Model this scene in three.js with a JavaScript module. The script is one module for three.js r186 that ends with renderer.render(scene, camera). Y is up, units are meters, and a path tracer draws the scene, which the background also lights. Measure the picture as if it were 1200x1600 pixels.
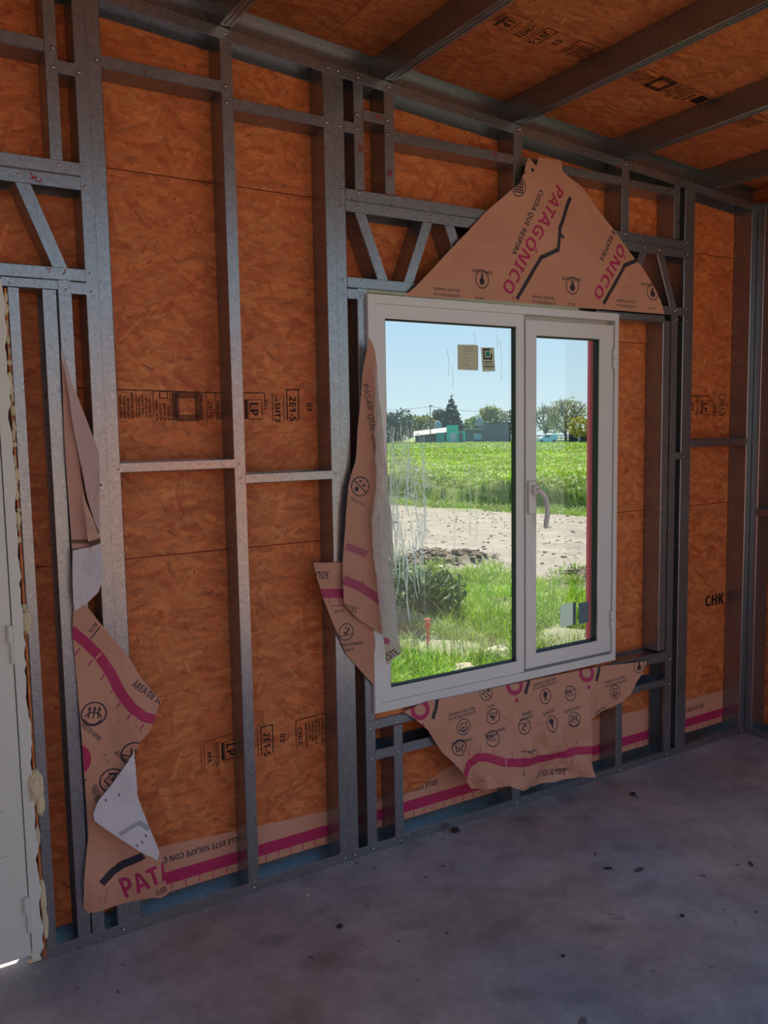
import * as THREE from 'three';
import { mergeGeometries } from 'three/addons/utils/BufferGeometryUtils.js';
import { TessellateModifier } from 'three/addons/modifiers/TessellateModifier.js';
import { RoundedBoxGeometry } from 'three/addons/geometries/RoundedBoxGeometry.js';
import { createNoise2D, createNoise3D } from 'simplex-noise';

// ---------------------------------------------------------------- camera, sky, sun, exposure
const scene = new THREE.Scene();
const camera = new THREE.PerspectiveCamera(62.79, 3 / 4, 0.05, 600);
camera.position.set(0, 1.6035, 2.6215);
camera.rotation.set(-0.09905, -0.553512, -0.01683, 'YXZ');
const renderer = new THREE.WebGLRenderer({ antialias: true });
renderer.toneMapping = THREE.LinearToneMapping;
renderer.toneMappingExposure = 1.7;
renderer.shadowMap.enabled = true;
renderer.shadowMap.type = THREE.PCFSoftShadowMap;

{ // clear daytime air: pale at the horizon, blue towards the zenith
  const W = 256, H = 256, data = new Float32Array(W * H * 4);
  const hz = [0.40, 0.51, 0.53], up = [0.10, 0.29, 0.52];
  for (let j = 0; j < H; j++) {
    const el = ((j + 0.5) / H - 0.5) * 180, k = el <= 0 ? 0 : 1 - Math.exp(-el / 14);
    for (let i = 0; i < W; i++) for (let c = 0; c < 3; c++) { data[(j * W + i) * 4 + c] = (hz[c] * (1 - k) + up[c] * k); data[(j * W + i) * 4 + 3] = 1; }
  }
  const t = new THREE.DataTexture(data, W, H, THREE.RGBAFormat, THREE.FloatType);
  t.mapping = THREE.EquirectangularReflectionMapping; t.magFilter = THREE.LinearFilter; t.needsUpdate = true;
  scene.background = t;
}
const sun = new THREE.DirectionalLight(0xffefd2, 9);
sun.position.set(40, 72, -57); sun.target.position.set(0, 0, 0);
sun.castShadow = true; sun.shadow.mapSize.set(4096, 4096); sun.shadow.radius = 1;
Object.assign(sun.shadow.camera, { left: -60, right: 60, top: 60, bottom: -60, near: 1, far: 260 });
scene.add(sun, sun.target);

// ---------------------------------------------------------------- helpers
let seed = 7;
const rnd = () => { seed = (seed * 1664525 + 1013904223) >>> 0; return seed / 4294967296; };
const rr = (a, b) => a + (b - a) * rnd();
const n2 = createNoise2D(rnd), n3 = createNoise3D(rnd);
const V3 = (x, y, z) => new THREE.Vector3(x, y, z);
const used = {};
const numbered = (n) => { const k = used[n] = (used[n] ?? -1) + 1; return k ? n + '_' + String(k).padStart(3, '0') : n; };
const bases = new Map();
const baseOf = (o) => { while (o && !bases.has(o)) o = o.parent; return o ? bases.get(o) : V3(0, 0, 0); };
function thing(name, label, category, [x, y, z] = [0, 0, 0], group, kind) {
  const o = new THREE.Group(); o.name = kind === 'structure' ? name : numbered(name); o.position.set(x, y, z); scene.add(o); bases.set(o, V3(x, y, z));
  o.userData = { label, category }; if (group) o.userData.group = group; if (kind) o.userData.kind = kind;
  return o;
}
// geometry is written in room metres; the part is stored relative to its thing's base
function part(parent, name, geo, mat, label) {
  const b = baseOf(parent); geo.translate(-b.x, -b.y, -b.z);
  const m = new THREE.Mesh(geo, mat); m.name = name; m.castShadow = m.receiveShadow = true; parent.add(m);
  if (label) m.userData.label = label;
  return m;
}
function single(name, geo, mat, label, category, [x, y, z], group, kind) {   // a thing that is one mesh
  geo.translate(-x, -y, -z);
  const m = new THREE.Mesh(geo, mat); m.name = kind === 'structure' ? name : numbered(name); m.position.set(x, y, z); m.castShadow = m.receiveShadow = true; scene.add(m);
  m.userData = { label, category }; if (group) m.userData.group = group; if (kind) m.userData.kind = kind;
  return m;
}
function put(parent, name, geo, mat, x, y, z, rot) {   // shared geometry placed in room metres
  const b = baseOf(parent), m = new THREE.Mesh(geo, mat); m.name = name; m.position.set(x - b.x, y - b.y, z - b.z); if (rot) m.rotation.set(...rot);
  m.castShadow = m.receiveShadow = true; parent.add(m); return m;
}
function boxUV(g, s = 1, ox = 0, oy = 0) {   // uv in metres from the dominant side of every face
  if (g.index) g = g.toNonIndexed();
  const p = g.attributes.position, uv = new Float32Array(p.count * 2), a = V3(), b = V3(), c = V3();
  for (let i = 0; i < p.count; i += 3) {
    a.fromBufferAttribute(p, i); b.fromBufferAttribute(p, i + 1); c.fromBufferAttribute(p, i + 2);
    const n = b.clone().sub(a).cross(c.clone().sub(a)), ax = Math.abs(n.x), ay = Math.abs(n.y), az = Math.abs(n.z);
    for (let k = 0; k < 3; k++) {
      const q = [a, b, c][k], u = ax > ay && ax > az ? q.z : q.x, v = ay > ax && ay > az ? q.z : q.y;
      uv[(i + k) * 2] = u * s + ox; uv[(i + k) * 2 + 1] = v * s + oy;
    }
  }
  g.setAttribute('uv', new THREE.BufferAttribute(uv, 2)); return g;
}
const box = (x0, x1, y0, y1, z0, z1) => new THREE.BoxGeometry(Math.abs(x1 - x0), Math.abs(y1 - y0), Math.abs(z1 - z0)).translate((x0 + x1) / 2, (y0 + y1) / 2, (z0 + z1) / 2);
const rbox = (x0, x1, y0, y1, z0, z1, r = 0.003, s = 2) => new RoundedBoxGeometry(Math.abs(x1 - x0), Math.abs(y1 - y0), Math.abs(z1 - z0), s, r).translate((x0 + x1) / 2, (y0 + y1) / 2, (z0 + z1) / 2);
const shapeOf = (pts) => new THREE.Shape(pts.map(([x, y]) => new THREE.Vector2(x, y)));
function ring(o, i, z0, z1, bevel = 0.002) {   // rectangular frame [x0,x1,y0,y1] minus opening, between z0 and z1
  const s = shapeOf([[o[0] + bevel, o[2] + bevel], [o[1] - bevel, o[2] + bevel], [o[1] - bevel, o[3] - bevel], [o[0] + bevel, o[3] - bevel]]);
  s.holes.push(new THREE.Path([[i[0] - bevel, i[2] - bevel], [i[0] - bevel, i[3] + bevel], [i[1] + bevel, i[3] + bevel], [i[1] + bevel, i[2] - bevel]].map(([x, y]) => new THREE.Vector2(x, y))));
  return new THREE.ExtrudeGeometry(s, { depth: z1 - z0 - 2 * bevel, bevelEnabled: true, bevelThickness: bevel, bevelSize: bevel, bevelSegments: 2 }).translate(0, 0, z0 + bevel);
}
const merge = (list) => mergeGeometries(list.map((g) => { const h = g.index ? g.toNonIndexed() : g; for (const k of Object.keys(h.attributes)) if (!['position', 'normal', 'uv'].includes(k)) h.deleteAttribute(k); return h; }));
function canvas(w, h) { const c = document.createElement('canvas'); c.width = w; c.height = h; return [c, c.getContext('2d')]; }
function tex(c, srgb = true, repeat = true) {
  const t = new THREE.CanvasTexture(c); if (srgb) t.colorSpace = THREE.SRGBColorSpace; if (repeat) t.wrapS = t.wrapT = THREE.RepeatWrapping; t.magFilter = THREE.LinearFilter; return t;
}
const M = (o) => new THREE.MeshStandardMaterial(o);
const P = (o) => new THREE.MeshPhysicalMaterial(o);

// ---------------------------------------------------------------- materials
function osbTextures() {
  const N = 1536, K = N / 1.22, [c, g] = canvas(N, N), [d, h] = canvas(N, N);   // 1.22 m square
  g.fillStyle = 'rgb(198,112,58)'; g.fillRect(0, 0, N, N); h.fillStyle = '#808080'; h.fillRect(0, 0, N, N);
  const flake = (x, y, L, B, a, col, al, grey) => {
    for (const ox of [-N, 0, N]) for (const oy of [-N, 0, N]) {
      if (x + ox < -200 || x + ox > N + 200 || y + oy < -200 || y + oy > N + 200) continue;
      for (const [q, f] of [[g, col], [h, grey]]) {
        q.save(); q.translate(x + ox, y + oy); q.rotate(a); q.globalAlpha = al;
        const j = [0.8, 1, 0.9, 1, 0.75, 1]; q.beginPath();
        q.moveTo(-L / 2, -B / 2 * j[0]); q.lineTo(-L / 6, -B / 2); q.lineTo(L / 2 * j[2], -B / 2 * j[4]); q.lineTo(L / 2, B / 2 * 0.6); q.lineTo(L / 5, B / 2); q.lineTo(-L / 2 * j[4], B / 2);
        q.closePath(); q.fillStyle = f; q.fill();
        if (q === g) { q.globalAlpha = al * 0.5; q.strokeStyle = 'rgb(92,48,24)'; q.lineWidth = 1.1; q.beginPath(); q.moveTo(-L / 2, B / 2); q.lineTo(L / 5, B / 2); q.lineTo(L / 2, B / 2 * 0.6); q.stroke(); }
        q.restore();
      }
    }
  };
  for (let i = 0; i < 5200; i++) {
    const L = rr(0.02, 0.115) * K, B = rr(0.006, 0.026) * K, a = (rnd() < 0.62 ? rr(-0.5, 0.5) : rr(-1.5, 1.5)), t = rr(-1, 1), w = rr(-1, 1);
    const col = `rgb(${198 + t * 32 | 0},${112 + t * 30 + w * 9 | 0},${58 + t * 20 + w * 10 | 0})`, gv = 128 + t * 40 + rr(-30, 30) | 0;
    flake(rnd() * N, rnd() * N, L, B, a, col, rr(0.3, 0.7), `rgb(${gv},${gv},${gv})`);
  }
  for (let i = 0; i < 150; i++) flake(rnd() * N, rnd() * N, rr(0.012, 0.05) * K, rr(0.003, 0.009) * K, rr(-1.2, 1.2), 'rgb(120,66,34)', rr(0.25, 0.6), '#505050');
  for (let i = 0; i < 90; i++) flake(rnd() * N, rnd() * N, rr(0.03, 0.09) * K, rr(0.006, 0.018) * K, rr(-1.3, 1.3), 'rgb(208,146,86)', rr(0.25, 0.5), '#c0c0c0');
  for (let i = 0; i < 9000; i++) { g.globalAlpha = 0.16; g.strokeStyle = rnd() < 0.5 ? 'rgb(120,66,36)' : 'rgb(214,150,96)'; g.lineWidth = 1; const x = rnd() * N, y = rnd() * N, L = rr(8, 40), a = rr(-0.6, 0.6); g.beginPath(); g.moveTo(x, y); g.lineTo(x + L * Math.cos(a), y + L * Math.sin(a)); g.stroke(); }
  for (let i = 0; i < 60; i++) { g.globalAlpha = rr(0.4, 0.8); g.fillStyle = 'rgb(60,30,16)'; g.beginPath(); g.ellipse(rnd() * N, rnd() * N, rr(2, 6), rr(1, 4), rr(0, 3), 0, 7); g.fill(); }
  return [tex(c), tex(d, false)];
}
const [osbMap, osbBump] = osbTextures();
const OSB = M({ map: osbMap, bumpMap: osbBump, bumpScale: 0.0012, roughness: 0.62 });
function steelTextures() {
  const N = 1024, [c, g] = canvas(N, N), [d, h] = canvas(N, N);   // 0.6 m square
  g.fillStyle = 'rgb(152,155,158)'; g.fillRect(0, 0, N, N); h.fillStyle = 'rgb(0,76,0)'; h.fillRect(0, 0, N, N);
  for (let i = 0; i < 9000; i++) {
    const x = rnd() * N, y = rnd() * N, r = rr(4, 15), a = rr(0, 3.1), v = 152 + rr(-26, 28) | 0, w = 76 + rr(-16, 22) | 0, k = rr(0.5, 1);
    for (const ox of [-N, 0, N]) for (const oy of [-N, 0, N]) { if (Math.abs(x + ox - N / 2) > N / 2 + 20 || Math.abs(y + oy - N / 2) > N / 2 + 20) continue;
      g.globalAlpha = h.globalAlpha = 0.42; g.fillStyle = `rgb(${v},${v + 3},${v + 6})`; h.fillStyle = `rgb(0,${w},0)`;
      for (const q of [g, h]) { q.beginPath(); for (let s = 0; s < 6; s++) { const t = a + s * 1.047, R = r * (0.7 + 0.3 * Math.sin(s * 2.3 + a) * k); q.lineTo(x + ox + Math.cos(t) * R, y + oy + Math.sin(t) * R * 0.8); } q.closePath(); q.fill(); } }
  }
  for (let i = 0; i < 500; i++) { g.globalAlpha = 0.25; g.strokeStyle = rnd() < 0.5 ? '#8e8f90' : '#e2e3e3'; const x = rnd() * N, y = rnd() * N; g.beginPath(); g.moveTo(x, y); g.lineTo(x + rr(-14, 14), y + rr(-60, 60)); g.stroke(); }
  const a = tex(c), b = tex(d, false); for (const t of [a, b]) t.repeat.set(1 / 0.6, 1 / 0.6);
  return [a, b];
}
const [stMap, stRough] = steelTextures();
const STEEL = M({ map: stMap, roughnessMap: stRough, metalness: 0.84, roughness: 1 });
const SCREW = M({ color: 0xb9b9b6, metalness: 1, roughness: 0.25 });
const SLOT = M({ color: 0x1a1a1c, metalness: 0.6, roughness: 0.6 });
function concreteMap() {
  const N = 1800, [c, g] = canvas(N, N), im = g.createImageData(N, N);   // 4.5 m square
  for (let y = 0; y < N; y++) for (let x = 0; x < N; x++) {
    const u = x / 400, v = y / 400;
    let k = 0.55 * n2(u * 0.9, v * 0.9) + 0.4 * n2(u * 2.3 + 9, v * 2.3) + 0.3 * n2(u * 6, v * 5 + 4) + 0.22 * n2(u * 17, v * 15) + 0.2 * n2(u * 60, v * 60);
    const w = n2(u * 1.3 + 40, v * 1.1 - 7), st = Math.max(0, n2(u * 3.1 - 20, v * 4.3 + 13) - 0.45) * 40;
    const i = (y * N + x) * 4; im.data[i] = 164 + k * 24 + w * 9 - st; im.data[i + 1] = 155 + k * 25 - w * 1 - st; im.data[i + 2] = 157 + k * 25 - w * 9 - st; im.data[i + 3] = 255;
  }
  g.putImageData(im, 0, 0);
  for (let i = 0; i < 420; i++) { const r = rnd() < 0.85 ? rr(0.8, 2.4) : rr(2.4, 6); g.globalAlpha = rr(0.35, 0.85); g.fillStyle = 'rgb(58,46,48)'; g.beginPath(); g.ellipse(rnd() * N, rnd() * N, r * rr(1, 2.2), r * rr(0.5, 1), rr(0, 3), 0, 7); g.fill(); }
  for (let i = 0; i < 70; i++) { g.globalAlpha = rr(0.1, 0.3); g.strokeStyle = 'rgb(70,56,58)'; g.lineWidth = rr(1, 4); const x = rnd() * N, y = rnd() * N; g.beginPath(); g.moveTo(x, y); g.quadraticCurveTo(x + rr(-40, 40), y + rr(-40, 40), x + rr(-70, 70), y + rr(-60, 60)); g.stroke(); }
  for (let i = 0; i < 90; i++) { g.globalAlpha = rr(0.3, 0.7); g.fillStyle = 'rgb(205,200,196)'; g.beginPath(); g.arc(rnd() * N, rnd() * N, rr(0.6, 1.6), 0, 7); g.fill(); }
  const t = tex(c); t.repeat.set(1 / 4.5, 1 / 4.5); return t;
}
const FLOOR = M({ map: concreteMap(), roughness: 0.55 });
const WHITE = P({ color: 0xd9dbd6, roughness: 0.28, clearcoat: 0.4, clearcoatRoughness: 0.2 });
const DOORW = P({ color: 0xd3d8cb, roughness: 0.4, clearcoat: 0.3, clearcoatRoughness: 0.3 });
const BLACK = M({ color: 0x14161c, roughness: 0.6 });
const GLASS = P({ color: 0xffffff, roughness: 0, transmission: 1, thickness: 0, ior: 1.5 });
const REDWALL = M({ color: 0xc43f55, roughness: 0.55 });
const FOAM = M({ color: 0xd8cba4, roughness: 0.9 });
const INK = M({ color: 0x2a1710, roughness: 0.7 });
const memBack = P({ color: 0xd6d4d4, roughness: 0.75, transmission: 0.18, thickness: 0 });

// ---------------------------------------------------------------- floor, ceiling, walls
const XL = -2.5, XR = 3.9, ZB = 6.4, ZC = 2.6, ZW = 3.4, ZR = 1.3, ZF = -0.13;  // roof and side walls stop short out of view to let light in
const ceilY = (x) => 3.05 - 0.0745 * x;
single('floor', boxUV(box(XL - 0.15, XR + 0.13, -0.35, 0, ZF, ZB + 0.13)), FLOOR, 'bare stained concrete floor slab of the unfinished room', 'floor', [0.7, 0, 1.7], null, 'structure');
let sheetNo = 0;
function sheet(parent, x0, x1, y0, y1, z0, z1, name = 'osb_sheet') {
  sheetNo++; return part(parent, name, boxUV(box(x0, x1, y0, y1, z0, z1), 1 / 1.22, sheetNo * 0.37, sheetNo * 0.61), OSB);
}
const wallF = thing('wall_front', 'orange strand board sheathing of the wall around the white window', 'wall', [0.7, 0, -0.1], null, 'structure');
{
  const T = [-0.111, -0.1], G = 0.0016;
  const R = [[XL, -0.58, -0.05, 1.197], [XL, -0.58, 1.197 + 2 * G, 2.417], [-0.58, 0.362, 2.06, 2.417], [0.362, 1.62, -0.05, 1.197], [0.362, 1.62, 1.197 + 2 * G, 2.417],
    [1.62, 2.8, -0.05, 0.52], [1.62, 2.8, 2.09, 2.417], [2.8, XR, -0.05, 1.197], [2.8, 3.3, 1.197 + 2 * G, 1.975], [2.8, 3.3, 1.975 + 2 * G, 2.417], [3.3, XR, 1.197 + 2 * G, 2.417]];
  for (const r of R) { sheet(wallF, ...r, ...T); }
  for (const [a, b] of [[XL, 1.665], [1.665, XR]]) {
    const g = new THREE.ExtrudeGeometry(shapeOf([[a, 2.417 + 2 * G], [b, 2.417 + 2 * G], [b, ceilY(b)], [a, ceilY(a)]]), { depth: 0.011, bevelEnabled: false }).translate(0, 0, -0.111);
    sheetNo++; part(wallF, 'osb_sheet', boxUV(g, 1 / 1.22, sheetNo * 0.37, sheetNo * 0.61), OSB);
  }
  for (const r of [[XL, -0.58, -0.35, 3.24], [-0.58, 0.362, 2.06, 3.0], [0.362, 1.62, -0.35, 2.9], [1.62, 2.8, -0.35, 0.52], [1.62, 2.8, 2.09, 2.85], [2.8, XR + 0.13, -0.35, 2.76]]) part(wallF, 'outer_cladding', boxUV(box(...r, -0.13, -0.112)), REDWALL, 'red painted outer face, out of view, closes the board gaps against light');  // unseen cladding, keeps daylight from leaking through the board gaps
}
part(wallF, 'osb_edge_strip', boxUV(box(0.3705, 0.377, 0.002, 2.018, -0.099, -0.004), 1 / 1.22), OSB, 'strand board edge beside the door frame');
const ceiling = thing('ceiling', 'sloping strand board ceiling with printed black stamps', 'ceiling', [0.7, 2.95, 1.7], null, 'structure');
{
  const slope = Math.atan(0.0745), q = (x0, x1, z0, z1) => {
    const g = new THREE.ExtrudeGeometry(shapeOf([[x0, ceilY(x0)], [x1, ceilY(x1)], [x1, ceilY(x1) + 0.015], [x0, ceilY(x0) + 0.015]]), { depth: z1 - z0, bevelEnabled: false }).translate(0, 0, z0);
    sheetNo++; part(ceiling, 'osb_sheet', boxUV(g, 1 / 1.22, sheetNo * 0.41, sheetNo * 0.23), OSB);
  };
  for (const [z0, z1] of [[-0.13, 1.088], [1.09, ZC]]) for (const [x0, x1] of [[XL - 0.2, -1], [-0.998, 1.448], [1.4505, XR + 0.12]]) q(x0, x1, z0, z1);
  for (const [x0, x1, z0, z1] of [[XL - 0.2, XR + 1.3, -2.05, 0], [XL - 0.2, XR + 0.13, 0, ZC]])  // front piece is an unseen porch overhang, placed to block sun from the window
    part(ceiling, 'unseen_roof_deck', new THREE.ExtrudeGeometry(shapeOf([[x0, ceilY(x0) + 0.016], [x1, ceilY(x1) + 0.016], [x1, ceilY(x1) + 0.05], [x0, ceilY(x0) + 0.05]]), { depth: z1 - z0, bevelEnabled: false }).translate(0, 0, z0), M({ color: 0x8f9496, metalness: 0.7, roughness: 0.5 }), 'sheet roof out of view, its front overhang keeps sun off the window');
}
const wallR = thing('wall_right', 'dim strand board sheathing of the wall at the right corner', 'wall', [XR, 0, 1.7], null, 'structure');
for (const [y0, y1] of [[-0.05, 1.197], [1.2, 2.417], [2.42, ceilY(XR)]]) for (const [z0, z1] of [[-0.1, ZR]]) sheet(wallR, XR, XR + 0.011, y0, y1, z0, z1);  // ends out of view so sun can reach the floor and light the ceiling
part(wallR, 'outer_cladding', box(XR + 0.012, XR + 0.13, -0.35, ceilY(XR), -0.112, ZR), REDWALL);
const wallL = thing('wall_left', 'out-of-view strand board sheathing of the wall at the far left of the room, stopped short to let light in', 'wall', [XL, 0, 1.7], null, 'structure');
for (const [y0, y1] of [[-0.05, 1.197], [1.2, 2.417], [2.42, ceilY(XL)]]) sheet(wallL, XL - 0.011, XL, y0, y1, -0.1, ZW);  // unseen wall, stopped short to let neutral daylight into the room
part(wallL, 'outer_cladding', box(XL - 0.13, XL - 0.012, -0.35, ceilY(XL), -0.13, ZW), REDWALL);
const unseenWallB = thing('unseen_wall_back', 'unseen sunlit strand board wall with a wide opening at the unroofed end, placed to send warm light back', 'wall', [0.7, 0, ZB], null, 'structure');
for (const [x0, x1] of [[-1.6, 0.4], [2.35, XR]]) { for (const [y0, y1] of [[-0.05, 1.197], [1.2, 2.417]]) sheet(unseenWallB, x0, x1, y0, y1, ZB, ZB + 0.011); part(unseenWallB, 'outer_cladding', box(x0, x1, -0.35, 2.43, ZB + 0.012, ZB + 0.13), REDWALL); }  // out of view behind the camera, bounces warm sunlight onto the window wall

// printed stamps on the boards
function stamp(parent, w, h, place, draw, name = 'printed_stamp') {
  const K = 1400, [c, g] = canvas(Math.round(w * K), Math.round(h * K)); g.fillStyle = '#000'; g.fillRect(0, 0, c.width, c.height);
  g.scale(K, K); g.fillStyle = g.strokeStyle = '#fff'; draw(g, w, h);
  g.setTransform(1, 0, 0, 1, 0, 0); g.globalAlpha = 0.55; g.fillStyle = '#000';
  for (let i = 0; i < c.width * c.height / 260; i++) { g.beginPath(); g.ellipse(rnd() * c.width, rnd() * c.height, rr(0.5, 3.5), rr(0.4, 1.4), rr(-0.6, 0.6), 0, 7); g.fill(); }
  const m = P({ color: 0x22120c, roughness: 0.8, alphaMap: tex(c, false, false), transparent: true });
  const geo = new THREE.PlaneGeometry(w, h); place(geo); return part(parent, name, geo, m);
}
const vtext = (g, s, x, y, size, bold = true) => { g.save(); g.translate(x, y); g.rotate(Math.PI / 2); g.scale(size / 100, size / 100); g.font = (bold ? 'bold ' : '') + '100px sans-serif'; g.textBaseline = 'alphabetic'; g.fillText(s, 0, 0); g.restore(); };
const htext = (g, s, x, y, size, ang = 0, col, bold = true, align = 'left') => { g.save(); g.translate(x, y); g.rotate(ang); g.scale(size / 100, size / 100); if (col) g.fillStyle = col; g.textAlign = align; g.font = (bold ? 'bold ' : '') + '100px sans-serif'; g.textBaseline = 'alphabetic'; g.fillText(s, 0, 0); g.restore(); };
const lines = (g, pts, w) => { g.lineWidth = w; g.beginPath(); pts.forEach(([x, y], i) => (i ? g.lineTo(x, y) : g.moveTo(x, y))); g.stroke(); };
const WORDS = ['PANEL ESTRUCTURAL', 'INSTALAR ESTA CARA', 'USO EN TECHO Y MURO', 'CLASIFICADO', 'EXPUESTO 1', 'DEJAR SEPARACION', 'APOYOS 24/16', 'ESPESOR 11.1 MM'];
const cols = (g, x0, x1, y0, y1, size) => { let k = 0; for (let x = x0; x < x1; x += size * 1.15) { const a = y0 + rr(0, 0.02), s = WORDS[(k++ * 3) % WORDS.length]; g.save(); g.beginPath(); g.rect(x - size * 0.3, a, size * 1.4, y1 - a); g.clip(); vtext(g, s, x, a, size); g.restore(); } };
function lpBlock(g, x, y) { g.fillRect(x, y + 0.012, 0.009, 0.066); g.lineWidth = 0.0022; g.strokeRect(x + 0.012, y + 0.012, 0.052, 0.066); vtext(g, 'LP', x + 0.018, y + 0.018, 0.044); }
function shtBlock(g, x, y) { lines(g, [[x, y + 0.1], [x, y], [x + 0.002, y]], 0.0024); lines(g, [[x + 0.043, y], [x + 0.043, y + 0.105]], 0.0024); vtext(g, '7/16', x + 0.01, y + 0.002, 0.012); vtext(g, 'SHT3', x + 0.008, y + 0.03, 0.03); }
function boxBlock(g, x, y, t) { g.lineWidth = 0.004; lines(g, [[x, y + 0.105], [x, y], [x + 0.045, y], [x + 0.045, y + 0.105]], 0.004); vtext(g, t, x + 0.009, y + 0.022, 0.036); }
stamp(wallF, 0.86, 0.12, (g) => g.translate(1.0, 1.692, -0.0992), (g) => {   // long stamp left of the window
  lines(g, [[0, 0.008], [0.5, 0.02]], 0.003);
  cols(g, 0.13, 0.175, 0.02, 0.105, 0.011); lines(g, [[0.185, 0.012], [0.185, 0.1]], 0.002); cols(g, 0.19, 0.235, 0.025, 0.1, 0.01); lines(g, [[0.24, 0.012], [0.24, 0.1]], 0.002);
  g.lineWidth = 0.003; g.strokeRect(0.262, 0.016, 0.025, 0.022); cols(g, 0.246, 0.288, 0.045, 0.11, 0.011); lines(g, [[0.295, 0.012], [0.297, 0.11]], 0.002);
  g.save(); g.translate(0.352, 0.065); for (let a = 0; a < 4; a++) { g.rotate(Math.PI / 2); for (let k = 0; k < 5; k++) g.fillRect(-0.044 + (a % 2) * 0.004, -0.048 + k * 0.0045, 0.088 - (a % 2) * 0.01, 0.0026); } g.restore(); cols(g, 0.3, 0.318, 0.02, 0.11, 0.01); cols(g, 0.4, 0.41, 0.02, 0.11, 0.01);
  lines(g, [[0.42, 0.016], [0.42, 0.115]], 0.002); vtext(g, '24/16', 0.425, 0.045, 0.024, false); lines(g, [[0.452, 0.016], [0.452, 0.115]], 0.002); cols(g, 0.456, 0.5, 0.03, 0.11, 0.011);
  lines(g, [[0.54, 0.018], [0.63, 0.018], [0.632, 0.04]], 0.003); lpBlock(g, 0.556, 0.03); vtext(g, 'MILL', 0.628, 0.04, 0.016);
  shtBlock(g, 0.66, 0.02); boxBlock(g, 0.716, 0.006, '2E1-S'); vtext(g, '03', 0.792, 0.05, 0.03);
});
stamp(wallF, 0.52, 0.13, (g) => g.translate(1.175, 0.49, -0.0992), (g) => {
  lines(g, [[0.02, 0.02], [0.14, 0.008]], 0.002); for (const x of [0.008, 0.018, 0.055, 0.062]) lines(g, [[x, 0.03], [x, 0.12]], 0.0018);
  vtext(g, 'APA', 0.03, 0.055, 0.022); vtext(g, 'RENOVA ESTRUC', 0.064, 0.03, 0.012, false); lpBlock(g, 0.082, 0.022);
  shtBlock(g, 0.176, 0.012); boxBlock(g, 0.232, 0.01, '2E1-S'); vtext(g, '03', 0.305, 0.05, 0.03);
  lines(g, [[0.37, 0.12], [0.37, 0.014], [0.5, 0.008]], 0.003); vtext(g, 'CHILE', 0.378, 0.04, 0.024); cols(g, 0.408, 0.5, 0.02, 0.12, 0.0115);
});
stamp(wallF, 0.3, 0.13, (g) => g.translate(3.6, 1.69, -0.0992), (g) => {
  lines(g, [[0.0, 0.018], [0.15, 0.018], [0.15, 0.05]], 0.004); vtext(g, 'APA', 0.012, 0.05, 0.022); cols(g, 0.045, 0.07, 0.02, 0.12, 0.012); lpBlock(g, 0.082, 0.03); shtBlock(g, 0.166, 0.02); boxBlock(g, 0.224, 0.008, '2E1-S'); vtext(g, '03', 0.278, 0.05, 0.02);
});
stamp(wallF, 0.17, 0.12, (g) => g.translate(3.67, 0.712, -0.0992), (g) => { g.globalAlpha = 0.3; for (let k = 0; k < 6; k++) htext(g, 'CHK', 0.003 + 0.0015 * k, 0.098 + 0.0012 * (k % 3), 0.075); }, 'marker_lettering');
const ceilPlace = (x, z) => (g) => { g.rotateX(Math.PI / 2); g.rotateZ(-Math.atan(0.0745)); g.translate(x, ceilY(x) - 0.0008, z); };
stamp(ceiling, 0.43, 0.14, ceilPlace(2.035, 0.415), (g) => {   // seen from below: v runs towards the room
  cols(g, 0.004, 0.02, 0.03, 0.1, 0.008); lines(g, [[0.02, 0.03], [0.11, 0.022], [0.112, 0.05]], 0.002); lpBlock(g, 0.024, 0.04); shtBlock(g, 0.122, 0.03); boxBlock(g, 0.178, 0.026, '2E1-S'); vtext(g, '03', 0.255, 0.06, 0.034);
  lines(g, [[0.318, 0.125], [0.318, 0.02], [0.43, 0.02]], 0.003); vtext(g, 'CHILE', 0.325, 0.05, 0.022); cols(g, 0.35, 0.43, 0.028, 0.125, 0.0115);
});
stamp(ceiling, 0.4, 0.14, ceilPlace(2.65, 0.415), (g) => {
  lines(g, [[0, 0.022], [0.4, 0.03]], 0.003); cols(g, 0.005, 0.09, 0.03, 0.12, 0.012);
  g.save(); g.translate(0.15, 0.075); for (let a = 0; a < 4; a++) { g.rotate(Math.PI / 2); for (let k = 0; k < 5; k++) g.fillRect(-0.042, -0.046 + k * 0.0045, 0.084, 0.0028); } g.restore(); cols(g, 0.205, 0.3, 0.03, 0.125, 0.012); vtext(g, '24/16', 0.31, 0.05, 0.024); g.fillRect(0.345, 0.04, 0.05, 0.06);
});
stamp(ceiling, 0.16, 0.14, ceilPlace(3.15, 0.415), (g) => { lines(g, [[0.01, 0.12], [0.01, 0.02], [0.16, 0.02]], 0.003); cols(g, 0.015, 0.12, 0.03, 0.12, 0.012); });

// ---------------------------------------------------------------- galvanised steel framing
const FD = 0.098, TH = 0.0018;
// C section in the x-z plane: web at x0 (side = -1) or x1 (side = 1), flanges at z = zf and zf - FD, lips turned in
function studGeo(x0, x1, y0, y1, side, zf = 0, lip = 0.011, d = FD) {
  const w = x1 - x0, t = TH, c = 0.0022;
  const p = [[c, 0], [w, 0], [w, -lip], [w - t, -lip], [w - t, -t], [t, -t], [t, -d + t], [w - t, -d + t], [w - t, -d + lip], [w, -d + lip], [w, -d], [c, -d], [0, -d + c], [0, -c]];
  const q = p.map(([x, z]) => [side < 0 ? x0 + x : x1 - x, z + zf]);
  const g = new THREE.ExtrudeGeometry(shapeOf(q.map(([x, z]) => [x, -z])), { depth: y1 - y0, bevelEnabled: false });
  g.rotateX(-Math.PI / 2); g.translate(0, y0, 0);   // (x, -z, h) -> (x, h, z)
  return g;
}
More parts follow.
